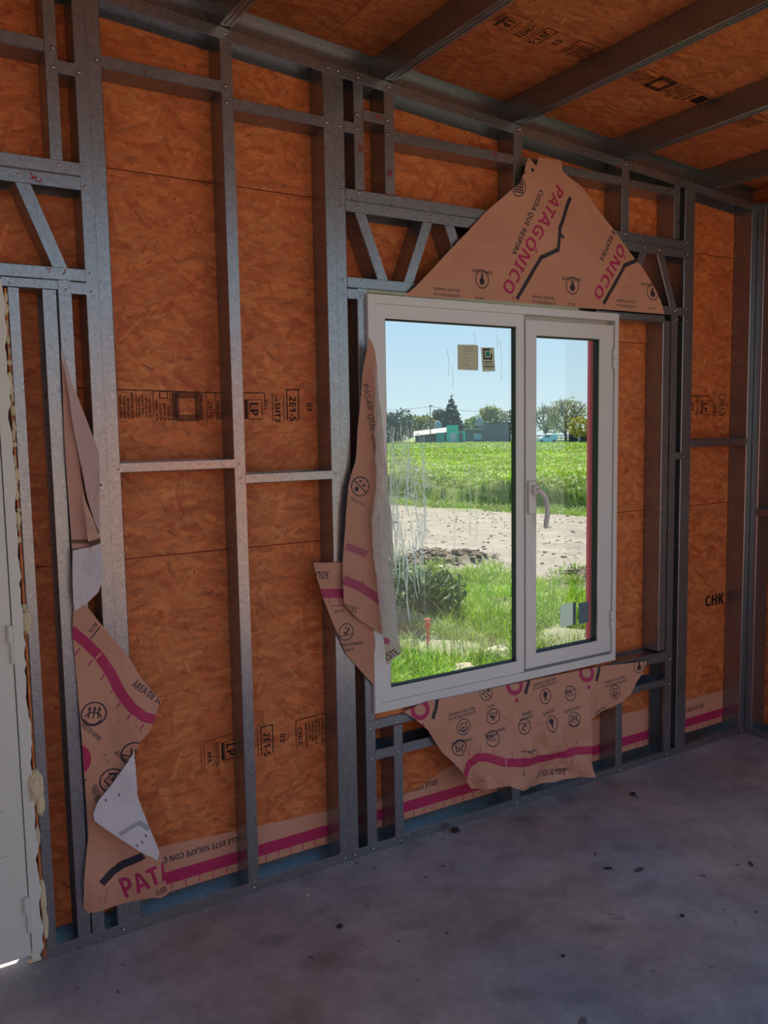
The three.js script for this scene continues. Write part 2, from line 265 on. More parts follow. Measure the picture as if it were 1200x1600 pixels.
// U track along x: web at y = yw, flanges of height h going up (h > 0) or down (h < 0)
function trackGeo(x0, x1, yw, h, zf = TH, d = FD + 2 * TH, tilt = 0) {
  const t = TH, s = Math.sign(h), H = Math.abs(h), c = 0.0022;
  const p = [[0 - c, 0], [0, c], [0, H - 0.0015], [-0.0015, H], [-0.0035, H], [-0.0045, H - 0.0015], [-0.0045, H - 0.004], [-t, H - 0.005], [-t, t], [-d + t, t], [-d + t, H], [-d, H], [-d, c], [-d + c, 0]];
  const g = new THREE.ExtrudeGeometry(shapeOf(p.map(([z, y]) => [z, s * y])), { depth: x1 - x0, bevelEnabled: false });
  g.rotateY(Math.PI / 2); // shape x (=z) -> -z ; depth -> x
  g.scale(1, 1, -1);
  const ix = g.index; if (!ix) { const a = g.attributes.position.array; for (let i = 0; i < a.length; i += 9) for (let k = 0; k < 3; k++) { const e = a[i + 3 + k]; a[i + 3 + k] = a[i + 6 + k]; a[i + 6 + k] = e; } }
  g.translate(x0, yw, zf); if (tilt) { const a = g.attributes.position; for (let i = 0; i < a.count; i++) a.setY(i, a.getY(i) - tilt * a.getX(i)); }
  g.computeVertexNormals(); return g;
}
const screwGeo = merge([new THREE.SphereGeometry(0.0062, 10, 5, 0, 7, 0, 1.2).rotateX(Math.PI / 2).translate(0, 0, -0.0022), new THREE.CylinderGeometry(0.0074, 0.0074, 0.001, 12).rotateX(Math.PI / 2).translate(0, 0, 0.0003)]);
const slotGeo = new THREE.CylinderGeometry(0.0021, 0.0021, 0.0016, 6).rotateX(Math.PI / 2).translate(0, 0, 0.0038);
function screw(p, x, y, z = TH) { const s = put(p, 'screw', screwGeo, SCREW, x, y, z); return s; }
const frame = thing('steel_stud_frame', 'galvanised steel stud frame with trusses around the white window', 'wall frame', [2.1, 0, -0.05], null, 'thing');
const topLow = (x) => 2.912 - 0.0745 * x, trackTop = (x) => 2.95 - 0.0745 * x;
const SG = (g) => boxUV(g);
const st = (x0, x1, y0, y1, side = -1, zf = 0, name = 'stud') => part(frame, name, SG(studGeo(x0, x1, y0, y1 ?? trackTop((x0 + x1) / 2) - 0.004, side, zf)), STEEL);
const tr = (x0, x1, y, h, name = 'nogging', zf) => part(frame, name, SG(trackGeo(x0, x1, y, h, zf)), STEEL);
// full height studs
const S = {};
S.a = st(0.378, 0.408, 0.002, 2.02); S.b = st(0.472, 0.511, 0.002, 2.05, 1); S.c = st(0.514, 0.552, 0.002, 2.085); S.d = st(0.593, 0.631, 0.002); S.e = st(0.6316, 0.671, 0.002, undefined, 1);
S.f = st(1.04, 1.08, 0.002); S.g = st(1.404, 1.443, 0.002); S.h = st(1.4436, 1.485, 0.002, undefined, 1);
S.i = st(1.524, 1.565, 0.002, 2.128); S.j = st(3.182, 3.228, 0.002, 2.128, 1); S.k = st(3.129, 3.174, 0.535, 2.07); S.l = st(3.264, 3.299, 0.002); S.m = st(3.2996, 3.334, 0.002, undefined, 1); S.n = st(3.757, 3.797, 0.002);
// short studs over the trusses and under the sill
S.o = st(0.512, 0.547, 2.39, undefined, -1, 0, 'cripple_stud'); S.p = st(1.524, 1.562, 2.44, undefined, -1, 0, 'cripple_stud'); S.q = st(1.649, 1.689, 2.44, undefined, -1, 0, 'cripple_stud');
S.r = st(2.246, 2.287, 2.44, undefined, -1, 0, 'cripple_stud'); S.s = st(2.852, 2.895, 2.44, undefined, -1, 0, 'cripple_stud'); S.t = st(3.191, 3.227, 2.44, undefined, -1, 0, 'cripple_stud');
S.u = st(1.647, 1.686, 0.002, 0.476, -1, 0, 'cripple_stud'); S.v = st(2.233, 2.275, 0.002, 0.476, -1, 0, 'cripple_stud'); S.w = st(2.851, 2.891, 0.002, 0.476, -1, 0, 'cripple_stud');
for (const x of [-2.44, -2.0, -1.6, -1.2, -0.8]) st(x, x + 0.04, 0.002);
st(-0.62, -0.58, 0.002);
// tracks
const bottom = tr(0.376, 3.8, 0.0005, 0.036, 'bottom_track'); tr(-2.5, -0.58, 0.0005, 0.036, 'bottom_track');
const top = part(frame, 'top_track', SG(trackGeo(-2.5, 3.8, 2.95, -0.038, TH, FD + 2 * TH, 0.0745)), STEEL);
// noggings
const N = {};
N.a = tr(-0.58, 0.512, 2.684, 0.036); N.b = tr(0.547, 0.595, 2.632, 0.037); N.c = tr(0.669, 1.042, 2.673, 0.035); N.d = tr(1.078, 1.406, 2.627, 0.035); N.e = tr(1.483, 1.526, 2.624, 0.038);
N.f = tr(1.56, 1.651, 2.676, 0.036); N.g = tr(1.687, 2.248, 2.626, 0.036); N.h = tr(2.285, 2.854, 2.626, 0.036); N.i = tr(2.893, 3.193, 2.626, 0.033); N.j = tr(0.669, 1.042, 1.481, 0.031); N.k = tr(1.078, 1.406, 1.428, 0.032);
N.l = tr(3.332, 3.76, 1.491, 0.036); N.m = tr(3.226, 3.266, 1.436, 0.034); N.n = tr(0.55, 0.595, 2.012, 0.036); N.o = tr(1.483, 1.526, 2.06, 0.036);
tr(1.563, 1.649, 0.36, 0.04); tr(1.684, 2.235, 0.36, 0.04); tr(2.273, 2.853, 0.36, 0.04); tr(2.889, 3.184, 0.36, 0.034);
tr(0.362, 0.514, 2.021, 0.028, 'header_track', 0.004);
const sill = tr(1.524, 3.228, 0.519, -0.038, 'sill_track'); tr(2.8, 3.18, 0.5215, 0.011, 'sill_track', 0.012);
tr(2.7, 3.135, 2.062, 0.03, 'header_track');
part(frame, 'sill_packer', boxUV(box(1.57, 2.82, 0.5195, 0.5455, -0.095, -0.004), 1 / 1.22), OSB, 'strip of strand board under the window');
// lattice trusses over the door and over the window
function truss(x0, x1, y, pts, label) {
  const t = new THREE.Group(); t.name = 'lintel_truss'; frame.add(t); t.userData.label = label;
  part(t, 'chord', SG(trackGeo(x0, x1, y.t1 + 0.0006, 0.038)), STEEL); part(t, 'chord', SG(trackGeo(x0, x1, y.t1 - 0.0006, -0.039)), STEEL); part(t, 'chord', SG(trackGeo(x0, x1, y.b0, 0.037)), STEEL);
  for (const [a, b] of pts) {   // C sections from (a, top) to (b, bottom), web on the left
    const Y0 = y.b0 + 0.012, Y1 = y.t1 - 0.014, L = Math.hypot(a - b, Y1 - Y0), g = studGeo(-0.02, 0.02, 0, L, -1);
    g.rotateZ(-Math.atan2(a - b, Y1 - Y0)); g.translate(b, Y0, -0.001); part(t, 'diagonal', boxUV(g), STEEL);
    for (const [x, yy] of [[a, Y1 - 0.004], [b, Y0 + 0.006]]) put(t, 'screw', screwGeo, SCREW, x, yy, TH);
  }
  return t;
}
truss(-0.62, 0.594, { t1: 2.352, b0: 2.05 }, [[0.425, 0.533], [0.34, 0.23], [-0.02, 0.09], [-0.1, -0.21], [-0.46, -0.35]], 'lattice lintel over the door');
truss(1.484, 3.265, { t1: 2.398, b0: 2.099 }, [[1.533, 1.642], [1.841, 1.733], [1.922, 2.03], [2.228, 2.118], [2.308, 2.418], [2.614, 2.504], [2.695, 2.803], [3.0, 2.892], [3.094, 3.205]], 'lattice lintel over the window');
for (const [p, x, y] of [[S.o, 0.536, 2.699], [S.o, 0.535, 2.646], [S.d, 0.605, 2.646], [S.e, 0.658, 2.692], [S.o, 0.536, 2.378], [S.d, 0.606, 2.379], [S.d, 0.607, 2.325], [S.c, 0.538, 2.077], [S.d, 0.608, 2.077], [S.c, 0.537, 2.023], [S.d, 0.608, 2.023],
  [S.e, 0.664, 1.493], [S.d, 0.610, 1.447], [S.f, 1.055, 2.693], [S.f, 1.057, 2.644], [S.f, 1.059, 1.495], [S.f, 1.064, 1.448], [S.h, 1.416, 2.643], [S.h, 1.468, 2.641], [S.p, 1.536, 2.691], [S.p, 1.536, 2.642], [S.q, 1.660, 2.693], [S.q, 1.660, 2.645],
  [S.h, 1.469, 2.428], [S.p, 1.539, 2.428], [S.q, 1.658, 2.428], [S.h, 1.470, 2.373], [S.p, 1.526, 2.375], [S.h, 1.470, 2.125], [S.i, 1.540, 2.125], [S.h, 1.471, 2.072], [S.i, 1.542, 2.072], [S.i, 1.542, 0.487], [S.i, 1.545, 0.370], [S.u, 1.661, 0.490], [S.u, 1.664, 0.371],
  [S.h, 1.422, 1.447], [S.s, 2.875, 2.428], [S.m, 3.282, 2.431], [S.m, 3.284, 2.379], [S.j, 3.216, 2.124], [S.m, 3.282, 2.133], [S.j, 3.217, 2.078], [S.m, 3.284, 2.075], [S.j, 3.211, 0.484], [S.j, 3.212, 0.362], [S.r, 2.276, 2.764], [S.m, 3.279, 1.447], [S.n, 3.775, 1.505], [S.a, 0.384, 2.030]]) screw(p, x, y);
for (const [x, y] of [[1.424, 0.018], [1.464, 0.018], [1.545, 0.018], [1.667, 0.018], [1.06, 0.018], [2.254, 0.018], [2.871, 0.018], [0.61, 0.018], [3.2, 0.018], [3.77, 0.018]]) screw(bottom, x, y, 0.0038);
for (const x of [1.424, 1.464, 1.543, 1.669, 1.06, 2.266, 2.87, 0.65]) screw(top, x, 2.93 - 0.0745 * x, 0.0038);
// red marker scribbles on the steel
function scribble(p, x, y, s, draw) {
  const [c, g] = canvas(96, 96); g.fillStyle = '#000'; g.fillRect(0, 0, 96, 96); g.strokeStyle = '#fff'; g.fillStyle = '#fff'; g.lineWidth = 7; g.lineCap = 'round'; draw(g);
  const geo = new THREE.PlaneGeometry(s, s).translate(x, y, 0.0028); part(p, 'marker_scribble', geo, P({ color: 0xa31518, roughness: 0.7, alphaMap: tex(c, false, false), transparent: true }));
}
const num = (t, a) => (g) => { g.translate(48, 48); g.rotate(a); g.textAlign = 'center'; g.textBaseline = 'middle'; g.font = 'bold 58px sans-serif'; g.fillText(t, 0, 0); };
scribble(frame, 0.471, 2.334, 0.04, (g) => { g.beginPath(); g.moveTo(14, 20); g.lineTo(34, 60); g.lineTo(16, 62); g.lineTo(50, 44); g.lineTo(46, 70); g.quadraticCurveTo(70, 92, 84, 54); g.stroke(); });
scribble(frame, 0.491, 2.076, 0.026, (g) => { g.beginPath(); g.moveTo(20, 30); g.lineTo(70, 30); g.lineTo(44, 74); g.stroke(); });
scribble(frame, 1.621, 2.697, 0.035, num('15', 0)); scribble(frame, 1.548, 2.581, 0.035, num('28', 1.57)); scribble(frame, 1.667, 2.514, 0.035, num('28', 1.57)); scribble(frame, 2.150, 2.648, 0.034, num('71', 0)); scribble(frame, 2.823, 2.697, 0.034, num('11', 0)); scribble(frame, 3.146, 2.646, 0.03, num('11', 0)); scribble(frame, 3.029, 0.373, 0.03, num('1', 0));

// roof joists and rim
const roof = thing('steel_joist_frame', 'galvanised steel roof joists and rim under the board ceiling', 'roof frame', [0.7, 2.9, 1.7], null, 'thing');
for (const xc of [-2.14, -1.54, -0.94, -0.34, 0.26, 0.66, 1.06, 1.667, 2.266, 2.872, 3.472]) {
  if (xc === 0.66) continue;
  const g = studGeo(xc - 0.02, xc + 0.02, 0, ZC + 0.1, -1, 0, 0.011, 0.1);   // profile x-z, run along y
  g.rotateX(Math.PI / 2);   // run along z, profile depth upwards
  const a = g.attributes.position; for (let i = 0; i < a.count; i++) a.setXYZ(i, a.getX(i), a.getY(i), a.getZ(i) - 0.097);
  g.translate(0, trackTop(xc) + 0.0015, 0); const jo = part(roof, 'joist', boxUV(g), STEEL);
  for (const dx of [-0.007, 0.009]) { const rg = new THREE.CylinderGeometry(0.0022, 0.0022, ZC - 0.02, 6).rotateX(Math.PI / 2).translate(xc + dx, trackTop(xc) + 0.0006, (ZC + 0.02) / 2); part(jo, 'rolled_rib', boxUV(rg), STEEL); }
}
{ const g = trackGeo(-2.5, 3.9, 0, 0.04, 0, 0.1);   // rim: web vertical at z = -0.099, flanges into the room
  const a = g.attributes.position; for (let i = 0; i < a.count; i++) { const x = a.getX(i), y = a.getY(i), z = a.getZ(i); a.setXYZ(i, x, trackTop(x) + 0.0006 + (-z) * 0.995, -0.0985 + y); }
  const p = a.array; for (let i = 0; i < p.length; i += 9) for (let k = 0; k < 3; k++) { const e = p[i + 3 + k]; p[i + 3 + k] = p[i + 6 + k]; p[i + 6 + k] = e; } g.computeVertexNormals(); part(roof, 'rim_track', boxUV(g), STEEL); }

// right hand wall frame
const frameR = thing('steel_stud_frame', 'galvanised steel stud frame of the wall at the right corner', 'wall frame', [3.85, 0, 1.7], null, 'thing');
{
  const turn = (g) => { const a = g.attributes.position; for (let i = 0; i < a.count; i++) { const x = a.getX(i), z = a.getZ(i); a.setX(i, 3.8 - z); a.setZ(i, x); } const p = a.array; for (let i = 0; i < p.length; i += 9) for (let k = 0; k < 3; k++) { const e = p[i + 3 + k]; p[i + 3 + k] = p[i + 6 + k]; p[i + 6 + k] = e; } g.computeVertexNormals(); return boxUV(g); };
  for (const [z, side] of [[0.001, 1], [0.44, -1], [0.84, -1], [1.24, -1]]) part(frameR, 'stud', turn(studGeo(z, z + 0.04, 0.002, 2.66, side)), STEEL);
  part(frameR, 'bottom_track', turn(trackGeo(0, ZR, 0.0005, 0.036)), STEEL); part(frameR, 'top_track', turn(trackGeo(0, ZR, 2.664, -0.0205)), STEEL);
  part(frameR, 'nogging', turn(trackGeo(0.041, 0.44, 1.136, 0.036)), STEEL);
}
// ---------------------------------------------------------------- window
const win = thing('window_1', 'white two-part window with a fixed left pane and a hinged right sash', 'window', [2.204, 0.541, 0], null, 'structure');
{
  part(win, 'outer_frame', ring([1.557, 2.826, 0.546, 2.082], [1.589, 2.802, 0.58, 2.05], -0.072, 0.016), WHITE);
  part(win, 'fixed_frame', ring([1.587, 2.296, 0.578, 2.052], [1.637, 2.256, 0.63, 2.0], -0.03, 0.004, 0.003), WHITE);
  const sash = part(win, 'sash', ring([2.298, 2.798, 0.59, 2.032], [2.356, 2.717, 0.65, 1.969], -0.03, 0.012, 0.004), WHITE, 'hinged right sash');
  part(win, 'frame_stop', ring([2.29, 2.804, 0.578, 2.052], [2.315, 2.775, 0.608, 2.012], -0.07, -0.03), WHITE);
  part(win, 'gasket', ring([1.633, 2.26, 0.626, 2.004], [1.641, 2.2545, 0.634, 1.996], -0.029, -0.003, 0.0008), BLACK);
  part(sash, 'gasket', ring([2.352, 2.721, 0.646, 1.973], [2.36, 2.7145, 0.654, 1.965], -0.029, 0.003, 0.0008), BLACK);
  part(win, 'pane', box(1.635, 2.258, 0.628, 2.002, -0.0225, -0.022), GLASS);
  part(sash, 'pane', box(2.354, 2.719, 0.648, 1.971, -0.0225, -0.022), GLASS);
  const hp = part(sash, 'handle', rbox(2.304, 2.346, 1.243, 1.381, 0.012, 0.026, 0.006, 3), WHITE, 'white lever handle');
  const lev = new THREE.CatmullRomCurve3([V3(2.33, 1.345, 0.022), V3(2.333, 1.342, 0.05), V3(2.352, 1.325, 0.058), V3(2.372, 1.29, 0.056), V3(2.378, 1.24, 0.052), V3(2.374, 1.192, 0.048)]);
  const lg = new THREE.TubeGeometry(lev, 24, 0.0105, 10); part(sash, 'lever', merge([lg, new THREE.SphereGeometry(0.0105, 10, 8).translate(2.374, 1.192, 0.048), rbox(2.316, 2.344, 1.325, 1.362, 0.024, 0.046, 0.006, 3)]), WHITE);
  for (const [y0, y1] of [[1.845, 1.93], [0.697, 0.779]]) part(win, 'hinge', merge([[y0, (y0 + y1) / 2 - 0.001], [(y0 + y1) / 2 + 0.001, y1]].map(([a, b]) => new THREE.CylinderGeometry(0.011, 0.011, b - a, 14).translate(2.797, (a + b) / 2, 0.018))), WHITE, 'white knuckle hinge');
  // shreds of protective film still clinging to the pane
  const film = [], ribbon = (p, w) => { const L = []; for (let k = 0; k + 1 < p.length; k++) { const d = p[k + 1].clone().sub(p[k]).normalize(), n = V3(-d.y, d.x, 0).multiplyScalar(w), A = p[k].clone().add(n), B = p[k].clone().sub(n), C = p[k + 1].clone().add(n), D = p[k + 1].clone().sub(n); for (const q of [A, B, D, A, D, C]) L.push(q.x, q.y, q.z); } const g = new THREE.BufferGeometry(); g.setAttribute('position', new THREE.BufferAttribute(new Float32Array(L), 3)); g.computeVertexNormals(); film.push(g); };
  for (let i = 0; i < 150; i++) {
    const x = 1.662 + Math.pow(rnd(), 1.7) * 0.17, y = rr(1.1, 1.64), L = rr(0.03, 0.26), b = rr(-0.02, 0.02), p = [];
    for (let k = 0; k <= 6; k++) { const t = k / 6; p.push(V3(Math.max(1.662, x + b * t + 0.006 * Math.sin(t * 5 + i)), Math.max(0.72, y - L * t), -0.0211 + i * 2e-6)); }
    ribbon(p, rr(0.0003, 0.0017));
  }
  for (let i = 0; i < 22; i++) { const x = rr(1.68, 1.84), y = rr(1.33, 1.46); ribbon([V3(x, y, -0.0207), V3(x + rr(0.03, 0.06), y + rr(-0.005, 0.03), -0.0207), V3(x + rr(0.07, 0.13), y + rr(-0.06, 0.01), -0.0207)], rr(0.0004, 0.0012)); }
  for (const [x, y, L] of [[1.93, 1.9, 0.1], [1.95, 1.84, 0.08], [2.06, 1.97, 0.06], [2.19, 1.95, 0.16], [2.17, 1.97, 0.06], [1.95, 1.45, 0.4], [2.03, 1.47, 0.3], [2.06, 1.5, 0.35], [1.9, 1.5, 0.2]]) ribbon([V3(x, y, -0.0205), V3(x + 0.008, y - L / 2, -0.0205), V3(x + 0.006, y - L, -0.0205)], 0.001);
  const f = part(win, 'film_shreds', merge(film), P({ color: 0xffffff, roughness: 1, transmission: 0.8, thickness: 0 }), 'torn shreds of clear protective film'); f.userData.kind = 'stuff';
}
// paper stickers on the panes
function sticker(pts, label, draw, bg = '#e8e2d8') {
  const xs = pts.map((p) => p[0]), ys = pts.map((p) => p[1]), x0 = Math.min(...xs), x1 = Math.max(...xs), y0 = Math.min(...ys), y1 = Math.max(...ys);
  const [c, g] = canvas(320, Math.round(320 * (y1 - y0) / (x1 - x0))); g.fillStyle = bg; g.fillRect(0, 0, c.width, c.height); g.scale(c.width, c.height); draw(g);
  const geo = new THREE.ExtrudeGeometry(shapeOf(pts), { depth: 0.0004, bevelEnabled: false }).translate(0, 0, -0.0216), a = geo.attributes.position, uv = geo.attributes.uv;
  for (let i = 0; i < a.count; i++) uv.setXY(i, (a.getX(i) - x0) / (x1 - x0), (a.getY(i) - y0) / (y1 - y0));
  return single('window_sticker', geo, P({ map: tex(c, true, false), roughness: 1, transmission: 0.85, thickness: 0 }), label, 'sticker', [(x0 + x1) / 2, y0, -0.0216], 'paper stickers on the window panes');
}
sticker([[1.98, 1.826], [2.08, 1.825], [2.081, 1.92], [2.071, 1.924], [1.98, 1.922]], 'plain beige paper label on the glass beside the label with a teal square', (g) => { g.fillStyle = '#8a847c'; for (const [x, y, w] of [[0.25, 0.12, 0.5], [0.25, 0.2, 0.45], [0.3, 0.27, 0.4], [0.25, 0.35, 0.3], [0.2, 0.52, 0.45], [0.2, 0.62, 0.1], [0.42, 0.62, 0.08], [0.55, 0.62, 0.1], [0.2, 0.75, 0.3], [0.2, 0.83, 0.4], [0.42, 0.93, 0.2]]) g.fillRect(x, y, w, 0.008); }, '#e9dfd4');
sticker([[2.102, 1.821], [2.166, 1.824], [2.16, 1.917], [2.094, 1.915]], 'small paper label printed with a teal square in a dark bracket', (g) => {
  g.fillStyle = '#4a4a48'; g.fillRect(0.16, 0.06, 0.48, 0.07); g.fillRect(0.16, 0.06, 0.1, 0.43); g.fillRect(0.16, 0.43, 0.62, 0.07); g.fillRect(0.68, 0.25, 0.1, 0.24); g.fillStyle = '#4fb6ae'; g.fillRect(0.34, 0.17, 0.27, 0.22);
  g.fillStyle = '#5c5c5a'; for (const [y, h, w] of [[0.57, 0.05, 0.62], [0.67, 0.025, 0.62], [0.75, 0.06, 0.72], [0.85, 0.02, 0.6]]) { for (let x = 0.18; x < 0.18 + w; x += 0.05) g.fillRect(x, y, 0.038, h); }
}, '#eae5da');
sticker([[2.522, 0.731], [2.597, 0.733], [2.597, 0.833], [2.535, 0.831], [2.526, 0.826], [2.521, 0.815]], 'white card with one rounded corner at the foot of the right pane', () => {}, '#f4f6f0');
sticker([[2.633, 0.731], [2.692, 0.731], [2.694, 0.824], [2.632, 0.826]], 'grey label at the foot of the right pane beside the red post', (g) => { g.fillStyle = '#7c8894'; for (const y of [0.3, 0.38, 0.62]) g.fillRect(0.2, y, 0.5, 0.02); g.fillRect(0.3, 0.86, 0.4, 0.04); }, '#98a4b0');
sticker([[2.5975, 0.733], [2.615, 0.734], [2.615, 0.832], [2.5975, 0.833]], 'narrow grey strip along the edge of the white card', () => {}, '#8f9aa2');

// ---------------------------------------------------------------- door
const door = thing('door_1', 'white metal door in its frame at the left edge', 'door', [-0.1, 0, 0], null, 'structure');
{
  const e = []; for (let y = 0.012; y < 2.04; y += 0.02) e.push([0.366 + 0.006 * n2(y * 9, 1) + 0.004 * n2(y * 31, 5) - (y < 0.05 ? 0.008 : 0), y]);
  const jamb = new THREE.ExtrudeGeometry(shapeOf([[0.336, 0.012], ...e, [0.366, 2.04], [0.336, 2.04]]), { depth: 0.1, bevelEnabled: false }).translate(0, 0, -0.09);
  part(door, 'frame', merge([jamb, box(-0.55, -0.47, 0.012, 2.04, -0.09, 0.01), box(-0.47, 0.336, 1.985, 2.04, -0.09, 0.01)]), DOORW);
  const leaf = part(door, 'leaf', rbox(-0.468, 0.334, 0.032, 1.983, -0.06, 0.006, 0.003), DOORW);
  part(leaf, 'panel', ring([-0.38, 0.24, 1.1, 1.9], [-0.36, 0.22, 1.12, 1.88], 0.004, 0.012), DOORW); part(leaf, 'panel', ring([-0.38, 0.24, 0.14, 0.95], [-0.36, 0.22, 0.16, 0.93], 0.004, 0.012), DOORW);
  for (const y of [1.02, 0.19, 1.75]) { part(door, 'hinge', merge([new THREE.CylinderGeometry(0.0095, 0.0095, 0.05, 12).translate(0.328, y + 0.008, 0.014), new THREE.CylinderGeometry(0.0055, 0.0055, 0.06, 10).translate(0.331, y - 0.048, 0.012), new THREE.SphereGeometry(0.0055, 8, 6).translate(0.331, y - 0.078, 0.012)]), DOORW, 'white barrel hinge'); }
  for (const [x, y] of [[0.26, 0.5], [0.265, 0.36], [0.25, 0.62]]) part(leaf, 'scratch', rbox(x - 0.02, x + 0.02, y, y + 0.0016, 0.005, 0.0068, 0.0005, 1), M({ color: 0x8d8d84, roughness: 0.8 }));
  const blob = (x, y, rx, ry, rz) => { const g = new THREE.IcosahedronGeometry(1, 4), a = g.attributes.position; for (let i = 0; i < a.count; i++) { const p = V3().fromBufferAttribute(a, i), k = 1 + 0.22 * n3(p.x * 2 + x * 30, p.y * 2 + y * 7, p.z * 2) + 0.1 * n3(p.x * 5, p.y * 5 + y * 9, p.z * 5); a.setXYZ(i, x + p.x * rx * k, y + p.y * ry * k, 0.004 + p.z * rz * k); } g.computeVertexNormals(); return g; };
  const fb = [[0.376, 1.055, 0.012, 0.035, 0.012], [0.372, 1.1, 0.006, 0.01, 0.008], [0.372, 0.555, 0.022, 0.05, 0.022], [0.384, 0.505, 0.012, 0.045, 0.014], [0.372, 0.4, 0.006, 0.03, 0.006], [0.376, 0.2, 0.008, 0.06, 0.008], [0.378, 0.12, 0.008, 0.05, 0.009]];
  for (let y = 1.3; y < 2.0; y += rr(0.02, 0.05)) fb.push([0.369 + rr(0, 0.005), y, rr(0.003, 0.008), rr(0.006, 0.02), 0.006]);
  for (let x = 0.33; x < 0.366; x += 0.012) fb.push([x, 0.014, 0.008, 0.006, 0.008]);
  part(door, 'expanding_foam', merge(fb.map((q) => blob(...q))), FOAM, 'blobs of dried expanding foam');
}
single('unseen_door_step', boxUV(box(-0.9, 0.7, -0.4, -0.002, -1.3, ZF - 0.001)), FLOOR, 'unseen concrete step outside the white door, placed to catch sun below it', 'step', [-0.1, -0.4, -0.7], null, 'structure');  // out of view, placed in the sun for the glow under the door

// ---------------------------------------------------------------- breather membrane
const TAN = '#d09a7c', RED = '#b8285e', DARK = '#2c2634';
const mtext = (g, s, x, y, size, ang, col, o = {}) => { g.save(); g.translate(x, y); g.rotate(ang * Math.PI / 180); g.scale(size / 100 * (o.mirror ? -1 : 1) * (o.narrow ?? 1), -size / 100); g.fillStyle = col; g.textAlign = o.align ?? 'left'; g.font = (o.bold === false ? '' : 'bold ') + '100px sans-serif'; g.textBaseline = 'alphabetic'; g.fillText(s, 0, 0); g.restore(); };
const mfit = (g, s, x0, y0, x1, y1, h, col, o = {}) => { g.font = (o.bold === false ? '' : 'bold ') + '100px sans-serif'; const L = Math.hypot(x1 - x0, y1 - y0), w = g.measureText(s).width / 100 * h; mtext(g, s, x0, y0, h, Math.atan2(y1 - y0, x1 - x0) * 180 / Math.PI, col, { ...o, narrow: L / w }); };
const mline = (g, pts, w, col) => { g.strokeStyle = col; g.lineWidth = w; g.lineJoin = 'miter'; g.lineCap = 'butt'; g.beginPath(); for (let i = 0; i < pts.length; i += 2) i ? g.lineTo(pts[i], pts[i + 1]) : g.moveTo(pts[i], pts[i + 1]); g.stroke(); };
function icon(g, x, y, r, ang, kind) {
  g.save(); g.translate(x, y); g.rotate(ang * Math.PI / 180); g.scale(r, r); g.strokeStyle = g.fillStyle = DARK; g.lineWidth = 0.12; g.beginPath(); g.arc(0, 0, 1, 0, 7); g.stroke(); g.beginPath(); g.arc(0, 0, 0.98, 0, 7); g.clip();
  const L = (...p) => { g.beginPath(); for (let i = 0; i < p.length; i += 2) i ? g.lineTo(p[i], p[i + 1]) : g.moveTo(p[i], p[i + 1]); g.stroke(); };
  if (kind === 'arrows') { for (const q of [-0.4, 0, 0.4]) { L(q, -0.4, q, 0.45); g.beginPath(); g.moveTo(q - 0.17, 0.35); g.lineTo(q + 0.17, 0.35); g.lineTo(q, 0.7); g.fill(); } g.beginPath(); g.arc(0, -0.6, 0.75, 0.4, 2.74); g.stroke(); g.beginPath(); g.arc(0, -0.1, 0.8, -2.7, -0.45); g.stroke(); }
  else if (kind === 'bulb') { g.beginPath(); g.arc(0, -0.25, 0.4, 0, 7); g.fill(); g.fillRect(-0.16, 0.05, 0.32, 0.5); }
  else if (kind === 'check') { g.lineWidth = 0.2; L(-0.35, 0.05, -0.05, -0.25, 0.5, 0.45); g.lineWidth = 0.1; L(-1, -0.4, 1, -0.4); g.beginPath(); g.arc(0, 0.5, 0.14, 0, 7); g.fill(); }
  else if (kind === 'germ') { L(-0.7, 0.72, 0.7, -0.72); g.beginPath(); g.arc(-0.42, -0.25, 0.25, 0, 7); g.fill(); g.beginPath(); g.arc(0.45, 0.1, 0.17, 0, 7); g.fill(); g.beginPath(); g.arc(0.05, 0.55, 0.14, 0, 7); g.fill(); }
  else if (kind === 'wind') { for (const q of [-0.45, -0.05, 0.35]) { L(q, 0.4, q + 0.4, -0.25); g.beginPath(); g.moveTo(q + 0.5, -0.45); g.lineTo(q + 0.2, -0.2); g.lineTo(q + 0.55, -0.1); g.fill(); } L(-0.9, -0.4, 0.9, -0.4); }
  else if (kind === 'box') { g.strokeRect(-0.45, -0.45, 0.9, 0.9); L(-0.7, 0.2, 0, 0.75, 0.7, 0.2); L(-0.2, -0.1, 0.2, 0.25); L(0.2, -0.1, -0.1, 0.3); }
  else if (kind === 'grid') { for (let q = -0.6; q < 0.7; q += 0.3) { L(q, -0.6, q, 0.6); L(-0.6, q, 0.6, q); } }
  else { L(-0.6, -0.3, 0, 0.5, 0.6, -0.3); L(-0.7, -0.45, 0.7, -0.45); g.beginPath(); g.arc(0.1, 0, 0.22, 0, 7); g.fill(); }
  g.restore();
}
const memMod = new TessellateModifier(0.035, 6);
